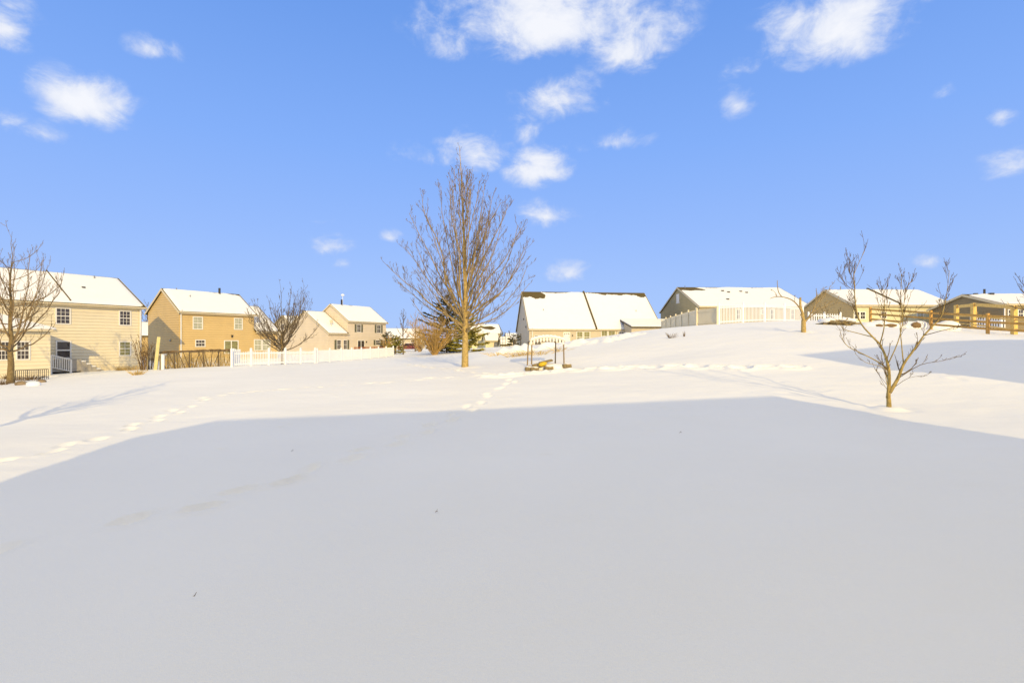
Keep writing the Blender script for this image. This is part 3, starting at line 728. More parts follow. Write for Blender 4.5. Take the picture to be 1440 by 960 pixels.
# ------------------------------------------------------------------ the two houses behind the viewer that throw the big shadows
def block_house(name, ridge0, ridge1, e0, e1, run, zr, ze, zb, wm, label):
    r0, r1 = Vector(ridge0), Vector(ridge1); u = (r1-r0).normalized(); v = Vector((-u.y, u.x))
    root = empty(name, (r0.x, r0.y, zb), label, 'house', 'houses beyond the yards')
    T = lambda p, z: (p.x-r0.x, p.y-r0.y, z-zb)
    f0, f1 = r0+u*e0+v*run, r1+u*e1+v*run; b0, b1 = r0+u*e0-v*run, r1+u*e1-v*run
    wi = .35
    g = [f0-v*wi+u*wi, f1-v*wi-u*wi, b1+v*wi-u*wi, b0+v*wi+u*wi]
    m = MB(); m.add([T(p, zb-.8) for p in g]+[T(p, ze+.1) for p in g], [(0,1,2,3),(7,6,5,4)]+[(i,4+i,4+(i+1)%4,(i+1)%4) for i in range(4)])
    m.build('wall', M[wm], root)
    m = MB(); P = [T(f0,ze),T(f1,ze),T(b1,ze),T(b0,ze),T(r0,zr),T(r1,zr)]
    m.add(P+[(x,y,z-.18) for x,y,z in P[:4]], [(0,1,5,4),(2,3,4,5),(1,2,5),(3,0,4),(9,8,7,6),(0,6,7,1),(1,7,8,2),(2,8,9,3),(3,9,6,0)])
    ro = m.build('roof', M['shingle'], root)
    m = MB(); k = .12; m.add([T(f0*.98+b0*.02,ze+.1),T(f1*.98+b1*.02,ze+.1),T(r1,zr+.08),T(r0,zr+.08)], [(0,1,2,3)]); m.add([T(b0*.98+f0*.02,ze+.1),T(b1*.98+f1*.02,ze+.1),T(r1,zr+.08),T(r0,zr+.08)], [(0,1,2,3)])
    m.build('snow_cover', M['roof_snow'], ro)
    fw = (f1-f0).length-2*wi
    o = f0-v*wi+u*wi
    for t_ in (.15, .4, .7, .88):
        for (z0, z1) in ((zb+1.0, zb+2.3),):
            def W(a, n, z, o=o): q = o+u*a+v*n; return T(q, z)
            fm = MB(W); a = fw*t_; fm.box(a-.08, a+.98, -.02, .05, z0-.08, z0); fm.box(a-.08, a+.98, -.02, .05, z1, z1+.08); fm.box(a-.08, a, -.02, .05, z0, z1); fm.box(a+.9, a+.98, -.02, .05, z0, z1); fm.box(a, a+.9, -.02, .04, (z0+z1)/2-.03, (z0+z1)/2+.03)
            wd = fm.build('window', M['white'], root)
            pm = MB(W); pm.box(a, a+.9, -.03, .014, z0, z1); pm.build('pane', M['glass'], wd)
    return root
block_house('home_house', (-1.37,-8.3,), (12.9,-5.7), -1.57, -.25, 4.76, 5.12, 2.9, -1.95, 'cream', 'cream house directly behind the viewpoint whose shadow covers the near snow')
block_house('neighbour_house', (18.1,-3.0), (33.5,4.85), .65, .3, 4.5, 7.3, 4.5, -.9, 'tan', 'neighbouring tan house right of the viewpoint casting the wedge shaped shadow')

# ------------------------------------------------------------------ trees
def bez(p0, p1, p2, n):
    return [p0*(1-t)**2 + p1*2*t*(1-t) + p2*t*t for t in [i/n for i in range(n+1)]]
class Tree:
    def __init__(s, seed): s.r = random.Random(seed); s.m = MB()
    def rv(s, k): return Vector((s.r.gauss(0,k), s.r.gauss(0,k), s.r.gauss(0,k)))
    def shoot(s, p, d, L, r0, level, up=.25, nseg=4, kids=True, tmin=.0035, dens=1.0, crook=.10):
        """A twig that wanders, bends upward and carries smaller twigs."""
        pts = [p.copy()]; q = p.copy(); d = d.normalized()
        for i in range(nseg):
            d = (d + s.rv(crook) + Vector((0,0,up/nseg*1.6))).normalized(); q = q + d*(L/nseg); pts.append(q.copy())
        rs = [max(tmin, r0*(1-.8*i/nseg)) for i in range(nseg+1)]
        s.m.tube(pts, rs, 4 if level < 2 else 3, cap=False)
        if level < 3 and kids:
            n = max(2, int(L*(5.0 if level == 1 else 6.0)*dens))
            for k in range(n):
                t = s.r.uniform(.2, .97); i = min(nseg-1, int(t*nseg)); w = t*nseg-i
                b = pts[i].lerp(pts[i+1], w); dd = (pts[i+1]-pts[i]).normalized()
                side = dd.cross(s.rv(1)).normalized()
                ang = s.r.uniform(.4, .9)
                s.shoot(b, dd*math.cos(ang)+side*math.sin(ang), L*s.r.uniform(.22,.5)*(1.15-.55*t), max(tmin, r0*(1-.8*t)*.55), level+1, up, max(2, nseg-1), kids, tmin, dens, crook)
    def limb(s, p0, p1, p2, r0, r1, side_n, side_L, up=.3, n=7, wob=.03, sides=6, tmin=.0035, dens=1.0, tstart=.2, spread=(.4,.85)):
        pts = bez(Vector(p0), Vector(p1), Vector(p2), n); L = sum((b-a).length for a, b in zip(pts, pts[1:]))
        for i in range(1, n+1): pts[i] += s.rv(wob*L*.12)
        s.m.tube(pts, [r0*(1-i/n)**.8+r1 for i in range(n+1)], sides, cap=False)
        for k in range(side_n):
            t = tstart+(1-tstart)*(k+s.r.uniform(.1,.9))/side_n; i = min(n-1, int(t*n)); w = t*n-i
            b = pts[i].lerp(pts[i+1], w); dd = (pts[i+1]-pts[i]).normalized()
            side = dd.cross(s.rv(1)).normalized(); ang = s.r.uniform(*spread)
            ln = side_L*s.r.uniform(.55,1.15)*(1.1-.6*t)
            s.shoot(b, dd*math.cos(ang)+side*math.sin(ang)+Vector((0,0,.1)), ln, max(tmin*1.3, (r0*(1-t)**.8+r1)*.5), 1, up, 4, True, tmin, dens)
        return pts

def round_tree(name, base, H, R, z_clear, z_wide, n_limbs, r_trunk, label, seed, group, mt='bark_grey', mb_='bark_twig', lean=(0,0), side_n=9, side_L=1.2, dens=1.0, tmin=.006, topw=.12, split=None, lower_out=.55, limb_r=.42, zexp=1.25, upt=.3, lead=.98, ang=(.4,.85), pull=.62, ep=1.5):
    """A bare shade tree: leader plus ascending limbs that end on an ovoid envelope."""
    root = empty(name, base, label, 'tree', group); T = Tree(seed); r = T.r
    tk = MB(); ltop = split or H
    pts = [Vector((lean[0]*(max(0,z)/H)**1.5 + (r.gauss(0,.02)*z if z > .5 else 0)*.5, lean[1]*(max(0,z)/H)**1.5 + (r.gauss(0,.02)*z if z > .5 else 0)*.5, z)) for z in np.linspace(-.25, ltop, 14)]
    rr = [max(.006, r_trunk*(1-max(0, p.z)/H*(lead if not split else .6))**(.9 if zexp < 1.5 else 1.25)) for p in pts]; rr[0] = r_trunk*1.35; rr[1] *= 1.05
    tk.tube(pts, rr, 10); tk.build('trunk', M[mt], root, smooth=True)
    def env(z):
        if z < z_wide: return R*(lower_out+(1-lower_out)*max(0, (z-z_clear)/(z_wide-z_clear)))
        t = (z-z_wide)/(H-z_wide); return R*(topw+(1-topw)*max(0, 1-t**ep))
    ph = r.uniform(0, 6)
    for i in range(n_limbs):
        t = i/(n_limbs-1); z0 = z_clear+(min(ltop, H*.8)-z_clear)*t**zexp*.999; ph += 2.4+r.uniform(-.35,.35)
        zz = z_wide*.8+(H*.97-z_wide*.8)*((t**.8) if zexp < 1.5 else (.12+.88*((i*.618)%1)*(1 if t < .7 else .5)+(.42*t if t >= .7 else 0)))*r.uniform(.86,1.05); zz = min(H*.985, max(zz, z0+1.2))
        if i < 3: zz = z0+(z_wide-z0)*r.uniform(.5,.9)
        ro = env(min(zz, H))*r.uniform(.82,1.08)
        k = min(12, max(0, int((z0+.25)/(ltop+.25)*13))); c = pts[k].lerp(pts[k+1], (z0+.25)/(ltop+.25)*13-k)
        o = Vector((math.cos(ph), math.sin(ph), 0)); p2 = Vector((c.x, c.y, 0))+o*ro+Vector((0,0,zz)); p1 = c+o*ro*pull+Vector((0,0,(zz-z0)*.28))
        L = (p2-c).length
        T.limb(c, p1, p2, rr[k]*limb_r*(1 if t < .5 else .8)+.004, tmin, max(4, int(side_n*L/3)), side_L*min(1.2, .45+L/5), upt, 8, .05, 6, tmin, dens, .16, ang)
    n = int(10*dens)+4
    for k in range(n):                          # twigs on the leader
        t = r.uniform(.45,.98); j = min(12, int(t*13)); c = pts[j].lerp(pts[j+1], t*13-j); a = r.uniform(0, 6.28)
        T.shoot(c, Vector((math.cos(a)*.6, math.sin(a)*.6, 1)), side_L*r.uniform(.4,.9), rr[j]*.35+.003, 1, .3, 4, True, tmin, dens)
    T.m.build('branches', M[mb_], root, fix=False)
    return root

GT = 'bare trees in the yards'
b = hit(15, 539)
round_tree('shade_tree', b, 8.3, 2.6, 1.7, 4.4, 26, .16, 'bare spreading tree in front of the yellow house at the left edge', 21, GT, 'bark_grey', 'bark_twig', side_n=8, side_L=1.25, tmin=.006, dens=.8, topw=.4, zexp=1.8, upt=.6, ang=(.3,.7), pull=.8, limb_r=.27)
b = at(397, 43)
round_tree('shade_tree', b, 6.9, 3.1, 1.0, 3.6, 28, .15, 'round headed bare tree behind the white picket fence', 33, GT, 'bark_grey', 'bark_dark', side_n=8, side_L=1.2, tmin=.0075, dens=.75, split=2.6, topw=.5, lower_out=.85, zexp=1.6, upt=.55, limb_r=.26)
b = at(567, 66)
round_tree('slim_tree', b, 5.9, 1.1, 1.6, 3.0, 14, .08, 'slim bare tree in front of the distant skyline right of the red deck', 41, GT, 'bark_dark', 'bark_dark', side_n=6, side_L=.7, tmin=.011, dens=.7)
b = at(207, 82)
round_tree('shade_tree', b, 8.5, 2.6, 2.5, 5, 18, .14, 'dark bare tree showing behind the tan house gable', 43, GT, 'bark_dark', 'bark_dark', side_n=7, side_L=1.2, tmin=.014, dens=.8)
b = at(584, 92)
round_tree('shade_tree', b, 7.0, 2.6, 2.0, 4, 14, .12, 'dark bare tree between the slim tree and the evergreen', 44, GT, 'bark_dark', 'osier', side_n=7, side_L=1.2, tmin=.014, dens=.8)
for px, Y_, hh, lab, sd in [(716,128,4.0,'distant bare tree left of the little yellow shed',51),(727,120,3.6,'distant bare tree against the duplex gable',52),(700,140,3.4,'distant bare tree above the small garage',53),
                        (1136,78,3.6,'bare tree between the two hill bungalows',54)]:
    b = at(px, Y_)
    round_tree('distant_tree', b, hh, hh*.32, hh*.25, hh*.5, 9, .07, lab, sd, 'far bare trees on the skyline', 'bark_dark', 'bark_dark', side_n=5, side_L=.8, tmin=.016, dens=.6)
round_tree('shade_tree', (-12.1, 9.3, gz(-12.1, 9.3)), 5.2, 1.4, 1.6, 3.2, 20, .16, 'bare tree just outside the left edge whose streaky shadow falls on the snow', 58, GT, 'bark_grey', 'bark_twig', side_n=8, side_L=.9, tmin=.008, dens=.9, limb_r=.5)
b = at(1452, 30)
round_tree('shade_tree', b, 4.8, 1.5, 1.2, 2.6, 12, .07, 'bare tree mostly outside the right edge', 57, GT, 'bark_dark', 'bark_dark', side_n=6, side_L=.7, tmin=.006, dens=.7)

def drawn_tree(name, base, limbs, label, seed, mt, mb_, group, side, tmin, dens=1.0, upt=.35, crook=.16, lm=None):
    """A tree whose limbs follow measured bends: (x, z, depth) in metres from the base, with radii."""
    root = empty(name, base, label, 'tree', group); T = Tree(seed); tk = MB(); lb = T.m if lm == 'same' else MB()
    for pts, r0, r1, nside, sl, is_trunk in limbs:
        P = [Vector(p) for p in pts]; fine = []
        for i in range(len(P)-1):
            a = P[max(0,i-1)]; bb = P[i]; c = P[i+1]; d = P[min(len(P)-1,i+2)]
            for j in range(3):
                t = j/3; fine.append(.5*((2*bb)+(-a+c)*t+(2*a-5*bb+4*c-d)*t*t+(-a+3*bb-3*c+d)*t**3))
        fine.append(P[-1]); n = len(fine)-1
        rs_ = [r0+(r1-r0)*(i/n)**.8 for i in range(n+1)]
        (tk if is_trunk else lb if r0 > .011 else T.m).tube(fine, rs_, 8 if is_trunk else 6, cap=True)
        for k in range(nside):
            t = .25+.75*(k+T.r.random())/nside; i = min(n-1, int(t*n)); dd = (fine[i+1]-fine[i]).normalized()
            sd = dd.cross(T.rv(1)).normalized(); an = T.r.uniform(.4, .85)
            T.shoot(fine[i].lerp(fine[i+1], t*n-i), dd*math.cos(an)+sd*math.sin(an), sl*T.r.uniform(.5,1.2)*(1.15-.5*t), max(tmin, rs_[i]*.45), 1, upt, 4, True, tmin, dens, crook)
    tk.build('trunk', M[mt], root, smooth=True); lm == 'same' or lb.build('limbs', M[lm or mt], root, fix=False, smooth=True); T.m.build('branches' if lm == 'same' else 'twigs', M[mb_], root, fix=False, smooth=True)
    return root
# the tall shade tree in mid yard: limbs measured in the plane of the photograph, then turned about the trunk to fill the crown
b = hit(654, 517); k = b.y/F
def mt(pts, phi):
    out = []
    for X_, Y_ in pts:
        x = (530+X_/2.823-653.8)*k; z = (517-(200+Y_/2.823))*k
        out.append((x*math.cos(phi), x*math.sin(phi), z))
    return out
r = random.Random(12)
TW = 1.65
LIMBS = [
 ([(348,728),(285,692),(210,660),(140,602),(82,556)], .042, 10, .85), ([(345,702),(280,642),(215,562),(160,482),(112,420)], .046, 11, .9),
 ([(352,728),(430,692),(500,645),(570,565),(604,485)], .042, 10, .85), ([(352,716),(420,662),(490,602),(548,522),(586,450)], .046, 11, .9),
 ([(352,690),(420,625),(482,545),(532,440),(560,330)], .048, 12, .85),
 ([(352,640),(392,560),(452,470),(484,380),(505,290)], .044, 11, .8),
 ([(349,700),(300,655),(240,585),(190,500),(150,400)], .048, 11, .85),
 ([(350,612),(402,505),(450,405),(498,310),(520,250)], .050, 12, .85),
 ([(350,530),(396,420),(440,305),(462,205)], .042, 11, .8),
 ([(349,742),(292,746),(230,725),(182,690),(150,648)], .050, 7, .8),
 ([(349,738),(272,682),(205,640),(165,598),(110,560),(45,500)], .062, 11, .9),
 ([(349,722),(312,645),(275,565),(262,455),(232,372),(192,292),(180,215)], .066, 13, .9),
 ([(350,690),(305,610),(250,530),(215,455),(165,360),(130,285)], .055, 12, .9),
 ([(350,655),(312,575),(292,480),(272,380),(250,270),(246,165)], .050, 12, .8),
 ([(350,672),(402,610),(442,540),(502,470),(540,400),(575,335)], .060, 12, .9),
 ([(350,705),(432,640),(502,588),(552,500),(592,415)], .060, 12, .9),
 ([(350,735),(402,722),(462,702),(522,662),(605,560)], .050, 9, .85),
 ([(352,605),(382,502),(412,420),(442,330),(492,238)], .050, 12, .85),
 ([(350,560),(372,480),(402,350),(428,165)], .044, 11, .8),
 ([(346,470),(312,380),(290,250),(288,130)], .036, 10, .7),
 ([(345,420),(372,330),(396,230),(408,150)], .034, 10, .7),
 ([(347,380),(326,290),(312,190),(306,105)], .026, 8, .6),
 ([(343,340),(362,260),(372,180),(376,120)], .024, 8, .6),
 ([(340,260),(328,180),(322,110)], .016, 6, .45),
 ([(338,240),(352,170),(358,120)], .016, 6, .45)]
limbs = [(mt([(349,905),(350,800),(350,690),(352,600),(347,500)], 0), .185, .088, 0, 0, True),
         (mt([(347,500),(345,380),(340,270),(335,150),(327,15)], 0), .086, .008, 16, .55, True)]
for i, (p_, r_, n_, l_) in enumerate(LIMBS):
    limbs.append((mt(p_, r.uniform(-.35,.35)), r_*.92, .009, int(n_*TW), l_*1.2, False))
    sg = 1 if i % 2 else -1
    limbs.append((mt([(X_+r.uniform(-6,6), Y_+(r.uniform(10,40) if j else 14)) for j, (X_, Y_) in enumerate(p_)], sg*r.uniform(1.0,1.45)), r_*.85, .008, int(n_*TW)-2, l_*1.15, False))
    if 7 <= i < 15: limbs.append((mt([(349+(X_-349)*.86, Y_+(30 if j else 20)) for j, (X_, Y_) in enumerate(p_)], -sg*r.uniform(.6,1.1)), r_*.75, .007, int(n_*TW)-3, l_*1.1, False))
drawn_tree('shade_tree', b, limbs, 'tall bare tree with an oval crown standing alone in mid yard', 8, 'bark_main', 'bark_twig', GT, 1, .0066, .95, .55, .10, 'bark_limb')
# crooked sapling at the right: pixel polylines about its base turned into metres, with depth bends
b = hit(1250, 576); k = b.y/F
def sp(*pts): return [((x-1250)*k, d, (576-y)*k) for x, y, d in pts]
limbs = [
 (sp((1250,580,0),(1250,566,0),(1249,553,.0)), .058, .05, 0, 0, True),
 (sp((1249,560,.0),(1251,543,.02),(1252,520,.05),(1250,500,.12),(1246,484,.2)), .046, .026, 2, .5, True),
 (sp((1251,552,.0),(1260,532,-.06),(1266,512,-.1),(1275,494,-.18),(1287,472,-.25)), .042, .02, 3, .6, True),
 (sp((1249,562,.0),(1242,545,-.15),(1237,530,-.2),(1236,520,-.25)), .016, .006, 3, .5, False),
 (sp((1246,484,.2),(1236,474,.2),(1222,456,.25),(1213,438,.2),(1208,415,.15),(1206,400,.1),(1205,385,.1),(1218,352,.05)), .026, .006, 9, .55, False),
 (sp((1206,404,.1),(1202,390,.1),(1200,376,.15),(1203,360,.2)), .012, .004, 5, .4, False),
 (sp((1206,408,.1),(1196,402,.1),(1187,392,.05),(1179,380,.0)), .010, .003, 4, .35, False),
 (sp((1246,484,.2),(1243,462,.0),(1240,440,-.1),(1238,418,-.12),(1237,404,-.1)), .02, .004, 7, .5, False),
 (sp((1236,474,.2),(1222,468,.4),(1206,462,.5),(1197,450,.5),(1184,440,.6)), .014, .004, 5, .5, False),
 (sp((1252,520,.05),(1243,508,.25),(1225,496,.4),(1213,488,.5),(1205,478,.5),(1200,462,.5)), .02, .005, 6, .5, False),
 (sp((1250,540,.0),(1241,526,-.25),(1228,518,-.4),(1212,512,-.45),(1196,508,-.5),(1182,496,-.5)), .014, .004, 5, .4, False),
 (sp((1287,472,-.25),(1298,458,-.3),(1308,447,-.3),(1316,428,-.25),(1322,408,-.2),(1325,382,-.2)), .024, .004, 8, .5, False),
 (sp((1287,472,-.25),(1298,466,-.5),(1310,460,-.7),(1325,454,-.8)), .012, .003, 4, .5, False),
 (sp((1266,512,-.1),(1272,480,.1),(1275,455,.2),(1280,430,.2),(1283,405,.2),(1293,392,.2)), .018, .004, 8, .45, False),
 (sp((1252,510,.05),(1254,480,-.2),(1258,450,-.25),(1253,425,-.3),(1254,400,-.3),(1254,388,-.3)), .018, .004, 7, .45, False),
 (sp((1260,532,-.06),(1275,512,-.4),(1295,506,-.6),(1318,498,-.6)), .012, .003, 4, .4, False),
 (sp((1256,545,-.02),(1264,530,-.3),(1280,526,-.5)), .008, .003, 2, .3, False),
]
limbs = [(p_, a_*(1.05 if a_ > .03 else .85), c_*.8, int(n_*(1.1 if i_ in (8,9,10,12,15,16) else 2.3))+(1 if n_ else 0), l_*(.85 if i_ in (8,9,10,12,15,16) else 1.1), t_) for i_, (p_, a_, c_, n_, l_, t_) in enumerate(limbs)]
drawn_tree('young_tree', b, limbs, 'crooked young bare tree with many stems standing near the right shadow', 8, 'bark_sap', 'bark_sap_twig', GT, 1, .0034, 1.1, .6, .12)
# the hard pruned tree on the hill
b = hit(1130, 467); k = b.y/F
def sp2(*pts): return [((x-1130)*k, d, (467-y)*k) for x, y, d in pts]
limbs = [
 (sp2((1130,470,0),(1130,460,0),(1130,450,0)), .135, .11, 0, 0, True),
 (sp2((1130,452,0),(1129,440,.05),(1127,430,.1),(1127,418,.1)), .085, .05, 0, 0, True),
 (sp2((1128,440,.0),(1124,430,.1),(1116,421,.2),(1103,416.5,.3),(1093,417,.3),(1087,419,.3)), .06, .02, 2, .5, False),
 (sp2((1104,416.8,.3),(1099,410,.3),(1098,400,.35),(1098,393,.35)), .035, .02, 1, .4, False),
 (sp2((1097,416.8,.3),(1093,411,.2),(1087,406,.2)), .025, .01, 1, .3, False),
 (sp2((1129,450,.0),(1125,447,-.2),(1122,442,-.25)), .055, .04, 0, 0, False),
 (sp2((1131,453,.0),(1138,443,-.1),(1143,430,-.2),(1145,418,-.2),(1145,409,-.2)), .06, .018, 2, .5, False),
 (sp2((1133,452,.0),(1144,440,.2),(1155,434,.3),(1166,430,.4),(1180,421,.4)), .055, .015, 4, .8, False),
 (sp2((1143,428,-.2),(1149,420,-.3),(1152,408,-.3),(1153,404,-.3)), .03, .012, 2, .5, False),
 (sp2((1148,437,.3),(1158,424,.5),(1163,414,.6),(1176,412,.6)), .025, .008, 3, .6, False),
]
limbs = [(p_, a_*(1 if t_ else .72), c_*(1 if t_ else .7), n_, l_, t_) for p_, a_, c_, n_, l_, t_ in limbs]
limbs += [(sp2((1134,450,.0),(1146,438,-.3),(1158,431,-.5),(1172,426,-.6)), .035, .008, 5, .7, False), (sp2((1150,420,-.3),(1158,412,-.35),(1162,402,-.35)), .016, .006, 3, .5, False),
          (sp2((1158,424,.5),(1168,417,.5),(1170,408,.5)), .014, .006, 3, .5, False)]
drawn_tree('pruned_tree', b, limbs, 'hard pruned stubby tree on the hill in front of the fence', 18, 'bark_main', 'bark_limb', GT, 1, .008, .5, lm='same')

def bush(name, base, H, R, n, label, seed, m1, group, tmin=.01, up=.45, kids=.6, r0=.02):
    root = empty(name, base, label, 'shrub', group); T = Tree(seed); r = T.r
    for i in range(n):
        a = r.uniform(0, 6.28); q = math.sqrt(r.random()); o = Vector((math.cos(a), math.sin(a), 0))
        L = H*r.uniform(.6, 1.05)*(1.1-.25*q); p2 = o*R*q*r.uniform(.8,1.1)+Vector((0,0,L)); p1 = o*R*q*.45+Vector((0,0,L*.6))
        T.limb(o*r.uniform(.02,.2)-Vector((0,0,.1)), p1, p2, r0*r.uniform(.6,1), tmin*.7, max(2, int(L*2.2)), L*.28, up, 5, .05, 4, tmin, kids)
    T.m.build('stems', M[m1], root, fix=False)
    return root
GS = 'leafless shrubs'
b = at(611, 56)
bush('bare_shrub', b, 4.0, 3.4, 110, 'tan fan shaped bare shrub left of the main trunk', 61, 'osier', GS, .010, r0=.02)
b = at(545, 72); bush('bare_shrub', b, 2.5, 1.6, 30, 'low bare shrub beside the red deck', 62, 'osier', GS, .014)
b = at(201, 38.5); bush('bare_shrub', b, 2.6, .9, 22, 'bare upright shrub at the corner of the yellow house', 63, 'dead', GS, .009, r0=.014)
b = at(211, 40); bush('bare_shrub', b, 1.9, .8, 26, 'tangled brown shrub beside the leaning post', 64, 'bark_dark', GS, .009, r0=.014)
b = at(590, 78); bush('bare_shrub', b, 3.6, 2.4, 40, 'wide brown shrub in front of the distant street', 65, 'osier', GS, .014)

# evergreens: whorls of boughs clothed in needle sprays
def evergreen(name, base, H, R, label, seed, mt, dens, group, z0=.3, irregular=.2):
    root = empty(name, base, label, 'tree', group); r = random.Random(seed)
    t = MB(); t.tube([(0,0,-.2),(0,0,H*.5),(0,0,H*.97)], [.14,.08,.015], 7); t.build('trunk', M['bark_dark'], root)
    f = MB(); br = MB(); z = z0
    while z < H*.98:
        q = (z-z0)/(H-z0); n = 6 if q < .8 else 4
        for k in range(n):
            a = r.uniform(0, 6.28); L = R*(1-q**1.8)**.85*r.uniform(1-irregular*2, 1+irregular)+.12
            if q < .12: L *= .85
            o = Vector((math.cos(a), math.sin(a), 0)); dz = -.10+.55*q; p0 = Vector((0,0,z)); tip = p0+o*L+Vector((0,0,dz*L+L*.1))
            mid = p0+o*L*.5+Vector((0,0,(dz-.12)*L*.5)); pts = bez(p0, mid, tip, 4); br.tube(pts, [.03,.022,.016,.011,.006], 3, cap=False)
            m_ = max(4, int(L*dens))
            for s_ in range(m_):
                w = r.uniform(.22, 1)**.8; j = min(3, int(w*4)); c = pts[j].lerp(pts[j+1], w*4-j); dd = (pts[j+1]-pts[j]).normalized()
                sd = Vector((-o.y, o.x, 0))*r.choice((-1,1)); dr = (dd*r.uniform(.3,1)+sd*r.uniform(0,1.1)+Vector((0,0,r.uniform(-.35,.3)))).normalized()
                ln = r.uniform(.2,.42)*(1.1-.3*q); nrm = dr.cross(Vector((r.gauss(0,1),r.gauss(0,1),r.gauss(0,1)))).normalized()*ln*.16
                e = c+dr*ln; mm = c+dr*ln*.45; n2 = dr.cross(nrm).normalized()*ln*.14
                f.add([c, mm+nrm, e, mm-nrm, mm+n2, mm-n2], [(0,1,2,3),(0,4,2,5)])
        z += .2+.12*r.random()
    br.build('boughs', M['bark_dark'], root, fix=False); f.build('foliage', M[mt], root, fix=False)
    return root
GE = 'evergreens'
b = at(628, 62); evergreen('pine_tree', b, 7.0, 3.0, 'tall dark pine behind the main tree', 71, 'needle', 42, GE, irregular=.35)
b = at(656, 58); evergreen('spruce_tree', b, 4.6, 2.2, 'shorter yellow green spruce right beside the trunk of the main tree', 72, 'needle_yellow', 44, GE)
b = at(556, 70); evergreen('spruce_tree', b, 2.5, 1.2, 'small yellowish evergreen beside the red deck', 73, 'needle_yellow', 26, GE)
b = at(546, 84); evergreen('spruce_tree', b, 3.4, 1.5, 'small dark evergreen at the corner of the beige house', 74, 'needle', 24, GE)
b = at(724, 78); evergreen('spruce_tree', b, 1.7, 1.1, 'low dark evergreen at the duplex gable', 75, 'needle', 24, GE)

# ------------------------------------------------------------------ fences
def picket_fence(name, A, B, nbay, h_, label, m='vinyl', pw=.055, gap=.08, post_h=None, solid=False, cap=True, cat='fence', group='vinyl fences', pt=.022, sag=0):
    root = empty(name, (A[0], A[1], gz(A[0], A[1])), label, cat, group)
    A = Vector((A[0], A[1])); B = Vector((B[0], B[1])); o = Vector((A.x, A.y, gz(A.x, A.y)))
    g = lambda p: Vector((p.x, p.y, gz(p.x, p.y)))-o
    ph = post_h or h_+.12; u = (B-A).normalized()
    P = [A.lerp(B, i/nbay) for i in range(nbay+1)]
    for p in P:
        q = g(p); mm = MB(); mm.box(q.x-.065, q.x+.065, q.y-.065, q.y+.065, q.z-.4, q.z+ph)
        mm.add([(q.x-.085,q.y-.085,q.z+ph),(q.x+.085,q.y-.085,q.z+ph),(q.x+.085,q.y+.085,q.z+ph),(q.x-.085,q.y+.085,q.z+ph),(q.x,q.y,q.z+ph+.08)], [(0,1,4),(1,2,4),(2,3,4),(3,0,4),(3,2,1,0)])
        mm.build('post', M[m], root)
    for a, b_ in zip(P, P[1:]):
        mm = MB(); L = (b_-a).length; n = max(3, int(L/(pw+gap)))
        qa, qb = g(a), g(b_)
        for zz in (.18, h_-.22): mm.bar(qa+Vector((0,0,zz)), qb+Vector((0,0,zz)), .04, .09)
        for k in range(n):
            c = qa.lerp(qb, (k+.5)/n); w = pw/2; uu = Vector((u.x, u.y, 0)); nn = Vector((-u.y, u.x, 0))
            top = h_-(.10*math.sin(math.pi*(k+.5)/n) if sag else 0)
            for side in (1,):
                c0 = c-nn*(.033)
                mm.add([c0-uu*w-nn*pt/2+Vector((0,0,.05)), c0+uu*w-nn*pt/2+Vector((0,0,.05)), c0+uu*w+nn*pt/2+Vector((0,0,.05)), c0-uu*w+nn*pt/2+Vector((0,0,.05)),
                        c0-uu*w-nn*pt/2+Vector((0,0,top-.05)), c0+uu*w-nn*pt/2+Vector((0,0,top-.05)), c0+uu*w+nn*pt/2+Vector((0,0,top-.05)), c0-uu*w+nn*pt/2+Vector((0,0,top-.05)),
                        c0-nn*pt/2+Vector((0,0,top)), c0+nn*pt/2+Vector((0,0,top))],
                       [(0,1,5,8,4),(2,3,7,9,6),(1,2,6,5),(3,0,4,7),(5,6,9,8),(7,4,8,9),(3,2,1,0)])
        mm.build('picket_panel', M[m], root, fix=False)
    return root
a, b = at(326, 36.5), at(443, 44); picket_fence('picket_fence', a, b, 5, 1.15, 'white picket fence in front of the round headed bare tree', sag=1)
a, b = at(446, 44.6), at(553, 62); picket_fence('picket_fence', a, b, 8, 1.1, 'white picket fence ending below the red deck', gap=.03)
a, b = at(326, 36.3), at(337, 50); picket_fence('picket_fence', a, b, 5, 1.15, 'white picket fence return running back towards the tan house', gap=.04)
cA = at(1011, 43.5); cB = at(1129, 52.5)
picket_fence('picket_fence', cA, cB, 4, 1.62, 'tall white picket fence along the hill top in front of the dark gabled bungalow', pw=.095, gap=.13, post_h=1.8)
cC = at(980, 45.6)
picket_fence('privacy_fence', (cA.x-.14, cA.y+.02), cC, 1, 1.42, 'sunlit tan board fence panel joining the white pickets at the corner', m='tan_vinyl', pw=.14, gap=.012, post_h=1.5)
picket_fence('privacy_fence', (cC.x, cC.y+.16), (19.9, 68), 6, 1.42, 'shaded tan board fence running back past the dark gable', m='tan_vinyl', pw=.14, gap=.012, post_h=1.55)
a, b = at(1137, 53), at(1182, 52); picket_fence('picket_fence', a, b, 2, 1.0, 'low white picket fence in front of the brown gable', pw=.08, gap=.1)
a, b = at(1366, 44), at(1408, 42); picket_fence('picket_fence', a, b, 2, .9, 'low white picket fence behind the wooden rails at the right', pw=.07, gap=.09)

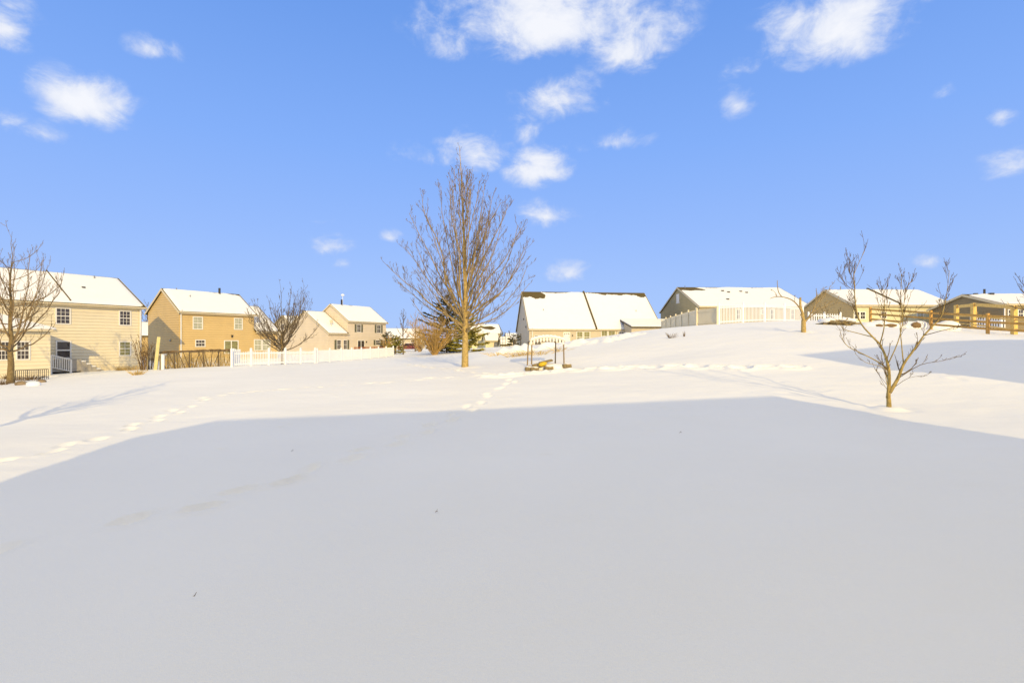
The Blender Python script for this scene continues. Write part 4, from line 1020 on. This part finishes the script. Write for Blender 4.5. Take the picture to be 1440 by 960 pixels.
# split rail fence at the right
def rail_fence(name, P, hs, post_h, label, m, pw=.12, group=None, rw=.09, rt=.035, cat='fence'):
    o = P[0].copy(); root = empty(name, o, label, cat, group)
    for p in P:
        q = p-o; mm = MB(); mm.box(q.x-pw/2, q.x+pw/2, q.y-pw/2, q.y+pw/2, q.z-.4, q.z+post_h); mm.build('post', M[m], root)
    for a, b_ in zip(P, P[1:]):
        for hh in hs:
            mm = MB(); off = Vector((0, -pw/2-rt/2-.003, 0)); mm.bar(a-o+off+Vector((0,0,hh)), b_-o+off+Vector((0,0,hh)), rt, rw); mm.build('rail', M[m], root)
    return root
P = [at(x, y) for x, y in ((1224,41),(1309,36),(1389,32),(1462,29.5))]
rail_fence('rail_fence', P, (.32, .74, 1.12), 1.3, 'three rail wooden fence crossing behind the crooked sapling', 'old_wood', .14, rw=.14, rt=.04)
# garden frame of new lumber
P = [at(1345, 45), at(1369, 40), at(1426, 34), at(1475, 31.5)]
o = P[0].copy(); root = empty('lumber_pergola', o, 'tall frame of new yellow lumber posts with top beams at the right edge', 'pergola')
tops = []
for p, hh in zip(P, (1.95, 2.0, 1.95, 1.95)):
    q = p-o; mm = MB(); mm.box(q.x-.13, q.x+.13, q.y-.13, q.y+.13, q.z-.4, q.z+hh); mm.build('post', M['new_wood'], root); tops.append(q+Vector((0,0,hh)))
for a, b_ in zip(tops, tops[1:]):
    mm = MB(); mm.bar(a-Vector((0,.15,.14)), b_-Vector((0,.15,.14)), .05, .24); mm.build('beam', M['new_wood'], root)
Q = at(1372, 52)-o
mm = MB(); mm.bar(tops[1]-Vector((-.16,0,.14)), Vector((Q.x, Q.y, tops[1].z-.1)), .05, .2); mm.build('beam', M['new_wood'], root)
mm = MB(); mm.box(Q.x-.12, Q.x+.12, Q.y-.12, Q.y+.12, Q.z-.4, tops[1].z+.02); mm.build('post', M['new_wood'], root)
for hh in (.35, 1.0):
    for a, b_ in zip(P, P[1:]):
        mm = MB(); mm.bar(a-o+Vector((0,.15,hh)), b_-o+Vector((0,.15,hh)), .04, .1); mm.build('rail', M['new_wood'], root)

# brushwood garden fence at the left with dry brambles behind it
PP = [at(226, 37), at(246, 37.4), at(266, 37.9), at(287, 38.3), at(307, 38.8), at(324, 39.2)]
o = PP[0].copy(); root = empty('garden_fence', o, 'rough wooden garden fence with slanting stakes and a mossy rail', 'fence'); r = random.Random(7)
for i, p in enumerate(PP):
    q = p-o; mm = MB(); mm.tube([q-Vector((0,0,.3)), q+Vector((r.uniform(-.1,.1),0,1.25))], [.05,.045], 6); mm.build('post', M['bark_dark'], root)
mm = MB()
for a, b_ in zip(PP, PP[1:]):
    for k in range(3):
        c = (a.lerp(b_, (k+.5)/3))-o; lean = r.uniform(-.35,.35); mm.tube([c-Vector((lean,0,.2)), c+Vector((lean,0,1.2))], [.028,.024], 5)
mm.build('stakes', M['bark_dark'], root)
for hh in (1.18,):
    mm = MB()
    for a, b_ in zip(PP, PP[1:]): mm.tube([a-o+Vector((0,-.06,hh)), b_-o+Vector((0,-.06,hh+r.uniform(-.05,.05)))], [.045,.045], 6)
    mm.build('rail', M['bark_dark'], root)
mm = MB()
for a, b_ in zip(PP, PP[1:]):
    for k in range(5): c = a.lerp(b_, k/5)-o; mm.ball((c.x, c.y+.25, c.z+1.24+r.uniform(-.03,.04)), (.3,.25,.06), 7, 4, .2, r)
mm.build('bramble_top', M['dead'], root)
# dry canes inside
root = empty('dry_canes', at(275, 39), 'straw coloured dry canes filling the rough garden fence', 'dry plants'); T = Tree(77)
for k in range(430):
    p = at(r.uniform(228, 324), r.uniform(38.2, 41))-root.location; Lc = r.uniform(.5, 1.35)
    T.m.tube([p-Vector((0,0,.1)), p+Vector((r.gauss(0,.1), r.gauss(0,.1), Lc*.6)), p+Vector((r.gauss(0,.3), r.gauss(0,.25), Lc))], [.012,.010,.006], 3, cap=False)
T.m.build('canes', M['straw'], root, fix=False)

# leaning posts beside the garden
p = at(218, 36.5); root = empty('leaning_post', p, 'tall pale timber post leaning beside the garden fence', 'post')
mm = MB(); mm.bar((0,0,-.3), (.22,.1,2.35), .2, .2); mm.build('timber', M['pale_timber'], root)
for px, Y_, hh, lab in ((207,35.5,1.0,'short dark stake left of the tall leaning post'),(225,35.8,1.15,'dark stake between the leaning post and garden fence')):
    p = at(px, Y_); mm = MB(); mm.tube([(0,0,-.3),(.03,0,hh)], [.045,.04], 6); so = mm.build('garden_stake', M['grey_wood']); so.location = p; tag(so, lab, 'stake', 'garden stakes')
p = at(229, 36.6); mm = MB(); mm.tube([(0,0,-.2),(0,0,1.05)], [.11,.11], 8); mm.box(-.16,.16,-.16,.16,1.05,1.1); so = mm.build('white_post', M['vinyl']); so.location = p; tag(so, 'thick white post at the left end of the garden fence', 'post')

# tufts and dry plants poking from the snow
def tuft(name, base, n, H, spread, label, m, seed, cat='dry plants', group='dry plants in the snow'):
    r = random.Random(seed); mm = MB()
    for k in range(n):
        a = r.uniform(0,6.28); q = r.random()*spread; p = Vector((math.cos(a)*q*.5, math.sin(a)*q*.5, -.05)); L = H*r.uniform(.5,1.1)
        e = p+Vector((math.cos(a)*q, math.sin(a)*q, L)); mm.tube([p, p.lerp(e,.5)+Vector((0,0,L*.15)), e], [.011,.009,.004], 3, cap=False)
    o_ = mm.build(name, M[m], None, fix=False); o_.location = base; return tag(o_, label, cat, group)
tuft('grass_tuft', hit(193, 527), 110, .34, .42, 'clump of straw grass in the snow near the yellow house corner', 'straw', 1)
tuft('dry_weeds', hit(944, 475), 26, .35, .3, 'brown weeds poking out of the snowy slope', 'dead', 2)
tuft('dry_weeds', hit(962, 473), 8, .38, .08, 'thin lone weed stalk on the snowy slope right of the brown weeds', 'dead', 3)
for i, px in enumerate((168, 178, 188)):
    tuft('foundation_plant', at(px, 39.7), 60, .4, .5, ['dry foundation plants left of the lower right window','dry foundation plants under the lower right window','dry foundation plants at the yellow house corner'][i], 'straw', 10+i)
for i, (px, py) in enumerate(((8,533),(28,536),(45,534),(2,541))):
    tuft('garden_stubble', hit(px, py), 60, .35, .55, ['dry stubble left of the left tree trunk','dry stubble just right of the left tree trunk','dry stubble before the iron railing','dry stubble at the left frame edge'][i], 'dead', 20+i)
for i, (px, py) in enumerate(((735,499),(748,497),(760,498),(700,500),(785,493),(722,501))):
    tuft('dry_grass', hit(px, py, 20), 45, .28, .9, ['dry grass left of the swing posts on the bank','dry grass just behind the left swing post','dry grass behind the middle of the swing','sparse dry grass at the left end of the bank','dry grass behind the right swing post','dry grass midway between main tree and swing'][i], 'straw', 30+i)

# iron railing by the wing of the yellow house
a, b = at(22, 30.6), at(68, 31.0); o = a.copy(); root = empty('iron_railing', o, 'black iron railing beside the left tree in front of the wing', 'railing')
d = b-a; mm = MB()
mm.bar((0,0,.6), (d.x,d.y,d.z+.6), .035, .035); mm.bar((0,0,.12), (d.x,d.y,d.z+.12), .03, .03)
n = 17
for k in range(n+1): q = d*(k/n); w = .02 if k % 6 else .03; mm.box(q.x-w/2, q.x+w/2, q.y-w/2, q.y+w/2, q.z-.15, q.z+.6)
mm.build('bars', M['dark_metal'], root)
# snow covered stones at the foot of the left tree
for i, (px, py, s_) in enumerate(((30,541,.30),(47,542,.34),(58,538,.25))):
    p = hit(px, py); mm = MB(); mm.ball((0,0,.05), (s_,s_*.8,s_*.5), 9, 6, .12, random.Random(i)); so = mm.build('snowy_stone', M['stone' if i != 1 else 'roof_snow'], smooth=True); so.location = p
    tag(so, ['brown stone nearest the left tree trunk','white snow covered stone right of the left tree','small brown stone below the iron railing'][i], 'stone', 'stones by the left tree')

# ------------------------------------------------------------------ garden swing and the things lying under it
b = hit(768, 515); k = b.y/F
root = empty('garden_swing', b, 'old metal garden swing frame with snowy scalloped canopy', 'garden swing')
px_ = lambda x: (x-768)*k
posts = [((747, -.45), (747.5, -.35)), ((792, -.45), (791.5, -.35)), ((742, .75), (743.5, .6)), ((782.5, .75), (783, .6))]
zt = (515-480)*k
for (x0, y0), (x1, y1) in posts:
    mm = MB(); g0 = gz(b.x+px_(x0), b.y+y0)-b.z
    mm.tube([(px_(x0), y0, g0-.2), (px_(x1), y1, zt)], [.034,.03], 8); mm.build('post', M['post_metal'], root)
for i, j in ((0,1),(2,3),(0,2),(1,3)):
    mm = MB(); a_, c_ = posts[i][1], posts[j][1]; mm.tube([(px_(a_[0]), a_[1], zt), (px_(c_[0]), c_[1], zt)], [.028,.028], 7); mm.build('top_rail', M['post_metal'], root)
# arched canopy with a scalloped valance
def arch(t): return zt+.02+.19*math.sin(math.pi*min(1, max(0, t)))**.7
xl, xr = px_(745), px_(793.5)
mm = MB(); nA = 24
for i in range(nA+1):
    t = i/nA; x = xl+(xr-xl)*t
    for y, z in ((-.5, arch(t)), (.75, arch(t)-.05), (.75, arch(t)-.09), (-.5, arch(t)-.04)): mm.v.append((x, y, z))
for i in range(nA):
    for j in range(4): mm.f.append((i*4+j, i*4+(j+1)%4, (i+1)*4+(j+1)%4, (i+1)*4+j))
mm.f += [(0,1,2,3), (nA*4+3,nA*4+2,nA*4+1,nA*4)]
cn_ = mm.build('canopy', M['canvas'], root)
mm = MB(); nS = 11
for i in range(nS):
    t0, t1 = (i+.02)/nS, (i+.62)/nS; z0, z1 = arch(t0)-.03, arch(t1)-.03; x0, x1 = xl+(xr-xl)*t0, xl+(xr-xl)*t1; dp = .20
    mm.add([(x0,-.52,z0),(x1,-.52,z1),(x1,-.52,z1-dp*.7),((x0+x1)/2,-.52,(z0+z1)/2-dp),(x0,-.52,z0-dp*.7),(x0,-.505,z0),(x1,-.505,z1),(x1,-.505,z1-dp*.7),((x0+x1)/2,-.505,(z0+z1)/2-dp),(x0,-.505,z0-dp*.7)],
           [(0,1,2,3,4),(9,8,7,6,5),(0,5,6,1),(1,6,7,2),(2,7,8,3),(3,8,9,4),(4,9,5,0)])
mm.build('valance', M['white'], cn_)
mm = MB()
for i in range(nA+1):
    t = i/nA; x = xl+(xr-xl)*t; e = .02 if i in (0, nA) else .10+.02*math.sin(i*2.3)
    for y, z in ((-.53, arch(t)+.004), (-.48, arch(t)+e), (.7, arch(t)+e-.05), (.74, arch(t)-.045)): mm.v.append((x, y, z))
for i in range(nA):
    for j in range(4): mm.f.append((i*4+j, i*4+(j+1)%4, (i+1)*4+(j+1)%4, (i+1)*4+j))
mm.build('snow_cover', M['roof_snow'], cn_, smooth=True)
# low snowy heap with boards, logs and a yellow cushion
p = hit(770, 518, 5); r = random.Random(2); kk = p.y/F
lx = lambda px: (px-770)*kk
mm = MB(); mm.ball((0,.25,0), (1.05,.5,.24), 20, 9, .05, r); so = mm.build('snow_heap', M['roof_snow'], smooth=True); so.location = p; tag(so, 'low heap of snow under the garden swing', 'snow heap')
for i, (x0, z0, x1, z1, y, h_) in enumerate(((748, .15, 777, .38, -.18, .07), (758, .27, 776, .40, -.08, .06), (743, .10, 768, .13, -.30, .06))):
    mm = MB(); mm.bar((lx(x0), y, z0), (lx(x1), y+.15, z1), .14, h_); so = mm.build('plank', M['grey_wood']); so.location = p
    tag(so, ['brown plank sloping up across the heap behind the yellow cushion','uppermost weathered plank on the snow heap under the swing','lowest weathered plank on the left of the snow heap'][i], 'plank', 'planks under the swing')
mm = MB(); mm.ball((0,0,0), (.21,.12,.10), 12, 7, .12, r); so = mm.build('cushion', M['yellow'], smooth=True); so.location = p+Vector((lx(762.5), -.36, .22)); so.rotation_euler = (0,-.25,.2); tag(so, 'bright yellow cushion lying in snow under the swing', 'cushion')
for i, (px, y, rr_, an) in enumerate(((744,-.36,.13,.1),(751,-.42,.11,.5),(771,-.42,.12,.1),(797,-.05,.14,.15))):
    mm = MB(); d = Vector((math.cos(an)*.2, math.sin(an)*.2, 0)); mm.tube([-d, -d*.6, d*.6, d], [rr_*.8, rr_, rr_, rr_*.8], 10); so = mm.build('log', M['grey_wood'], smooth=True); so.location = p+Vector((lx(px), y, gz(p.x+lx(px), p.y+y)-p.z+.06)); so.scale = (1,1,.75)
    tag(so, ['leftmost log at the foot of the swing','smaller log beside the leftmost log','log in the snow below the middle of the swing','log lying apart at the right foot of the swing'][i], 'log', 'logs by the swing')
    mm = MB(); mm.ball((0,.03,rr_*.8), (.2,.11,.05), 9, 5, .12, r); mm.build('snow_cap', M['roof_snow'], so, smooth=True)

# snow covered wood piles on the hill
def woodpile(px, py, w, hgt, label, seed, n):
    b_ = hit(px, py); root = empty('wood_pile', b_, label, 'wood pile', 'wood piles on the hill'); r = random.Random(seed)
    mm = MB()
    for i in range(n):
        x = r.uniform(-w/2, w/2); z = r.uniform(0, hgt*.75)*(1-abs(x)/w); an = r.uniform(-.5,.5); L = r.uniform(.5,1.1)
        d = Vector((math.cos(an)*L/2, r.uniform(-.4,.4), math.sin(an)*L*.25)); c = Vector((x, r.uniform(-.4,.4), z)); mm.tube([c-d, c+d], [r.uniform(.05,.09)]*2, 6)
    mm.build('branches', M['grey_wood'], root)
    mm = MB()
    for i in range(6): x = w*(i/5-.5)*.95; mm.ball((x, .15, hgt*(.8-.5*abs(x)/w)), (w*.17, .6, .17), 9, 5, .12, r)
    mm.build('snow_cap', M['roof_snow'], root, smooth=True)
    mm = MB(); mm.ball((w*.1, .25, hgt*.2), (w*.3,.3,hgt*.35), 9, 6, .15, r); mm.build('hollow_shade', M['dead'], root)  # solid dark ball stands in for the shade inside the pile
woodpile(1179, 457, 1.9, .55, 'pile of cut branches with snow beside the pruned tree', 5, 22)
b_ = hit(1285, 461); root = empty('snow_mound', b_, 'long white snow mound with dark balls for shaded hollows in front of the split roof bungalow', 'snow mound'); r = random.Random(6)
mm = MB()
for i in range(9): x = -2.9+5.6*i/8; mm.ball((x, .35, .02), (.75, .8, .42+.12*math.sin(i*1.7)), 12, 7, .05, r)
mm.build('snow_cap', M['roof_snow'], root, smooth=True)
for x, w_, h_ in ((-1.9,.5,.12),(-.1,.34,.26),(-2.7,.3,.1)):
    mm = MB(); mm.ball((x, -.34, .16), (w_, .14, h_), 10, 6, .12, r); mm.build('hollow_shade', M['dead'], root, smooth=True)  # dark balls on the mound's face imitate shaded openings by colour

# trellis and gate left of the duplex
p = at(727, 74); root = empty('garden_gate', p, 'dark tall garden gate at the left corner of the duplex', 'gate'); mm = MB()
for x in (-.55, .55): mm.box(x-.05, x+.05, -.05, .05, -.2, 1.9)
mm.build('gate_posts', M['dark_metal'], root); mm = MB()
for x in np.linspace(-.45, .45, 7): mm.box(x-.02, x+.02, -.02, .02, .1, 1.6)
mm.box(-.5,.5,-.03,.03,.1,.16); mm.box(-.5,.5,-.03,.03,1.55,1.62); mm.build('gate_leaf', M['dark_metal'], root)
p = at(707, 80); root = empty('trellis', p, 'dark wooden trellis standing left of the little shed', 'trellis'); mm = MB()
for x in (-.4,.0,.4): mm.box(x-.03,x+.03,-.03,.03,-.2,2.2)
for z in (.6,1.2,1.8,2.2): mm.box(-.45,.45,-.045,-.031,z-.025,z+.025)
mm.build('lattice', M['dark_metal'], root)
# low stone edging on the bank
r = random.Random(9)
for i, px in enumerate((1,)):
    pass

# maroon car parked on the far street
p = at(576, 98); root = empty('parked_car', p+Vector((0,0,.05)), 'maroon parked car dusted with snow behind the tan shrub', 'car', None, .15)
prof = [(-2.15,.32),(-2.2,.62),(-2.1,.86),(-1.3,.95),(-.75,1.40),(.55,1.42),(1.25,.98),(2.05,.84),(2.2,.6),(2.15,.32)]
mm = MB(); n = len(prof)
mm.add([(x,-.85,z) for x,z in prof]+[(x,.85,z) for x,z in prof], [tuple(range(n)), tuple(reversed(range(n,2*n)))]+[(i,(i+1)%n,n+(i+1)%n,n+i) for i in range(n)])
mm.build('body', M['maroon'], root)
mm = MB()
for xs in ([(-1.12,1.0),(-.68,1.34),(-.08,1.36),(-.08,1.0)], [(.02,1.0),(.02,1.36),(.5,1.36),(1.02,1.0)]):
    for y, y2 in ((-.85,-.862),(.85,.862)):
        mm.add([(x,y,z) for x,z in xs]+[(x,y2,z) for x,z in xs], [(0,1,2,3),(7,6,5,4),(0,1,5,4),(1,2,6,5),(2,3,7,6),(3,0,4,7)])
mm.build('side_window', M['glass'], root)
for x in (-1.35,1.35):
    for y in (-.86,.70):
        mm = MB(); mm.tube([(x,y,.32),(x,y+.16,.32)], [.32,.32], 14); w_ = mm.build('wheel', M['rubber'], root)
        mm = MB(); mm.tube([(x,y-.012,.32),(x,y+.172,.32)], [.19,.19], 12); mm.build('rim', M['grey_metal'], w_)
mm = MB(); mm.ball((-.1,0,1.44),(.7,.7,.09),10,5); mm.ball((1.6,0,.93),(.5,.7,.07),10,5); mm.build('snow_cover', M['roof_snow'], root, smooth=True)
for i, (px, py, L) in enumerate(((272, 842, .05), (614, 721, .03), (411, 635, .045), (957, 609, .05))):
    p = hit(px, py); r = random.Random(i); a = r.uniform(-.5, .8); mm = MB()
    d = Vector((math.cos(a), math.sin(a)*.6, .12))*L; mm.tube([-d*.5, d*.1+Vector((0,0,.012)), d*.5], [.004,.0035,.002], 5); mm.tube([d*.1+Vector((0,0,.01)), d*.25+Vector((0,.02,.03))], [.003,.0015], 4)
    so = mm.build('fallen_twig', M['dead']); so.location = p+Vector((0,0,.012))
    tag(so, ['little twig on the shaded snow nearest the viewer, left','tiny twig on the shaded snow right of the faint footprints','small twig on the snow above the faint footprints','small twig on the shaded snow towards the sapling'][i], 'twig', 'twigs on the snow')
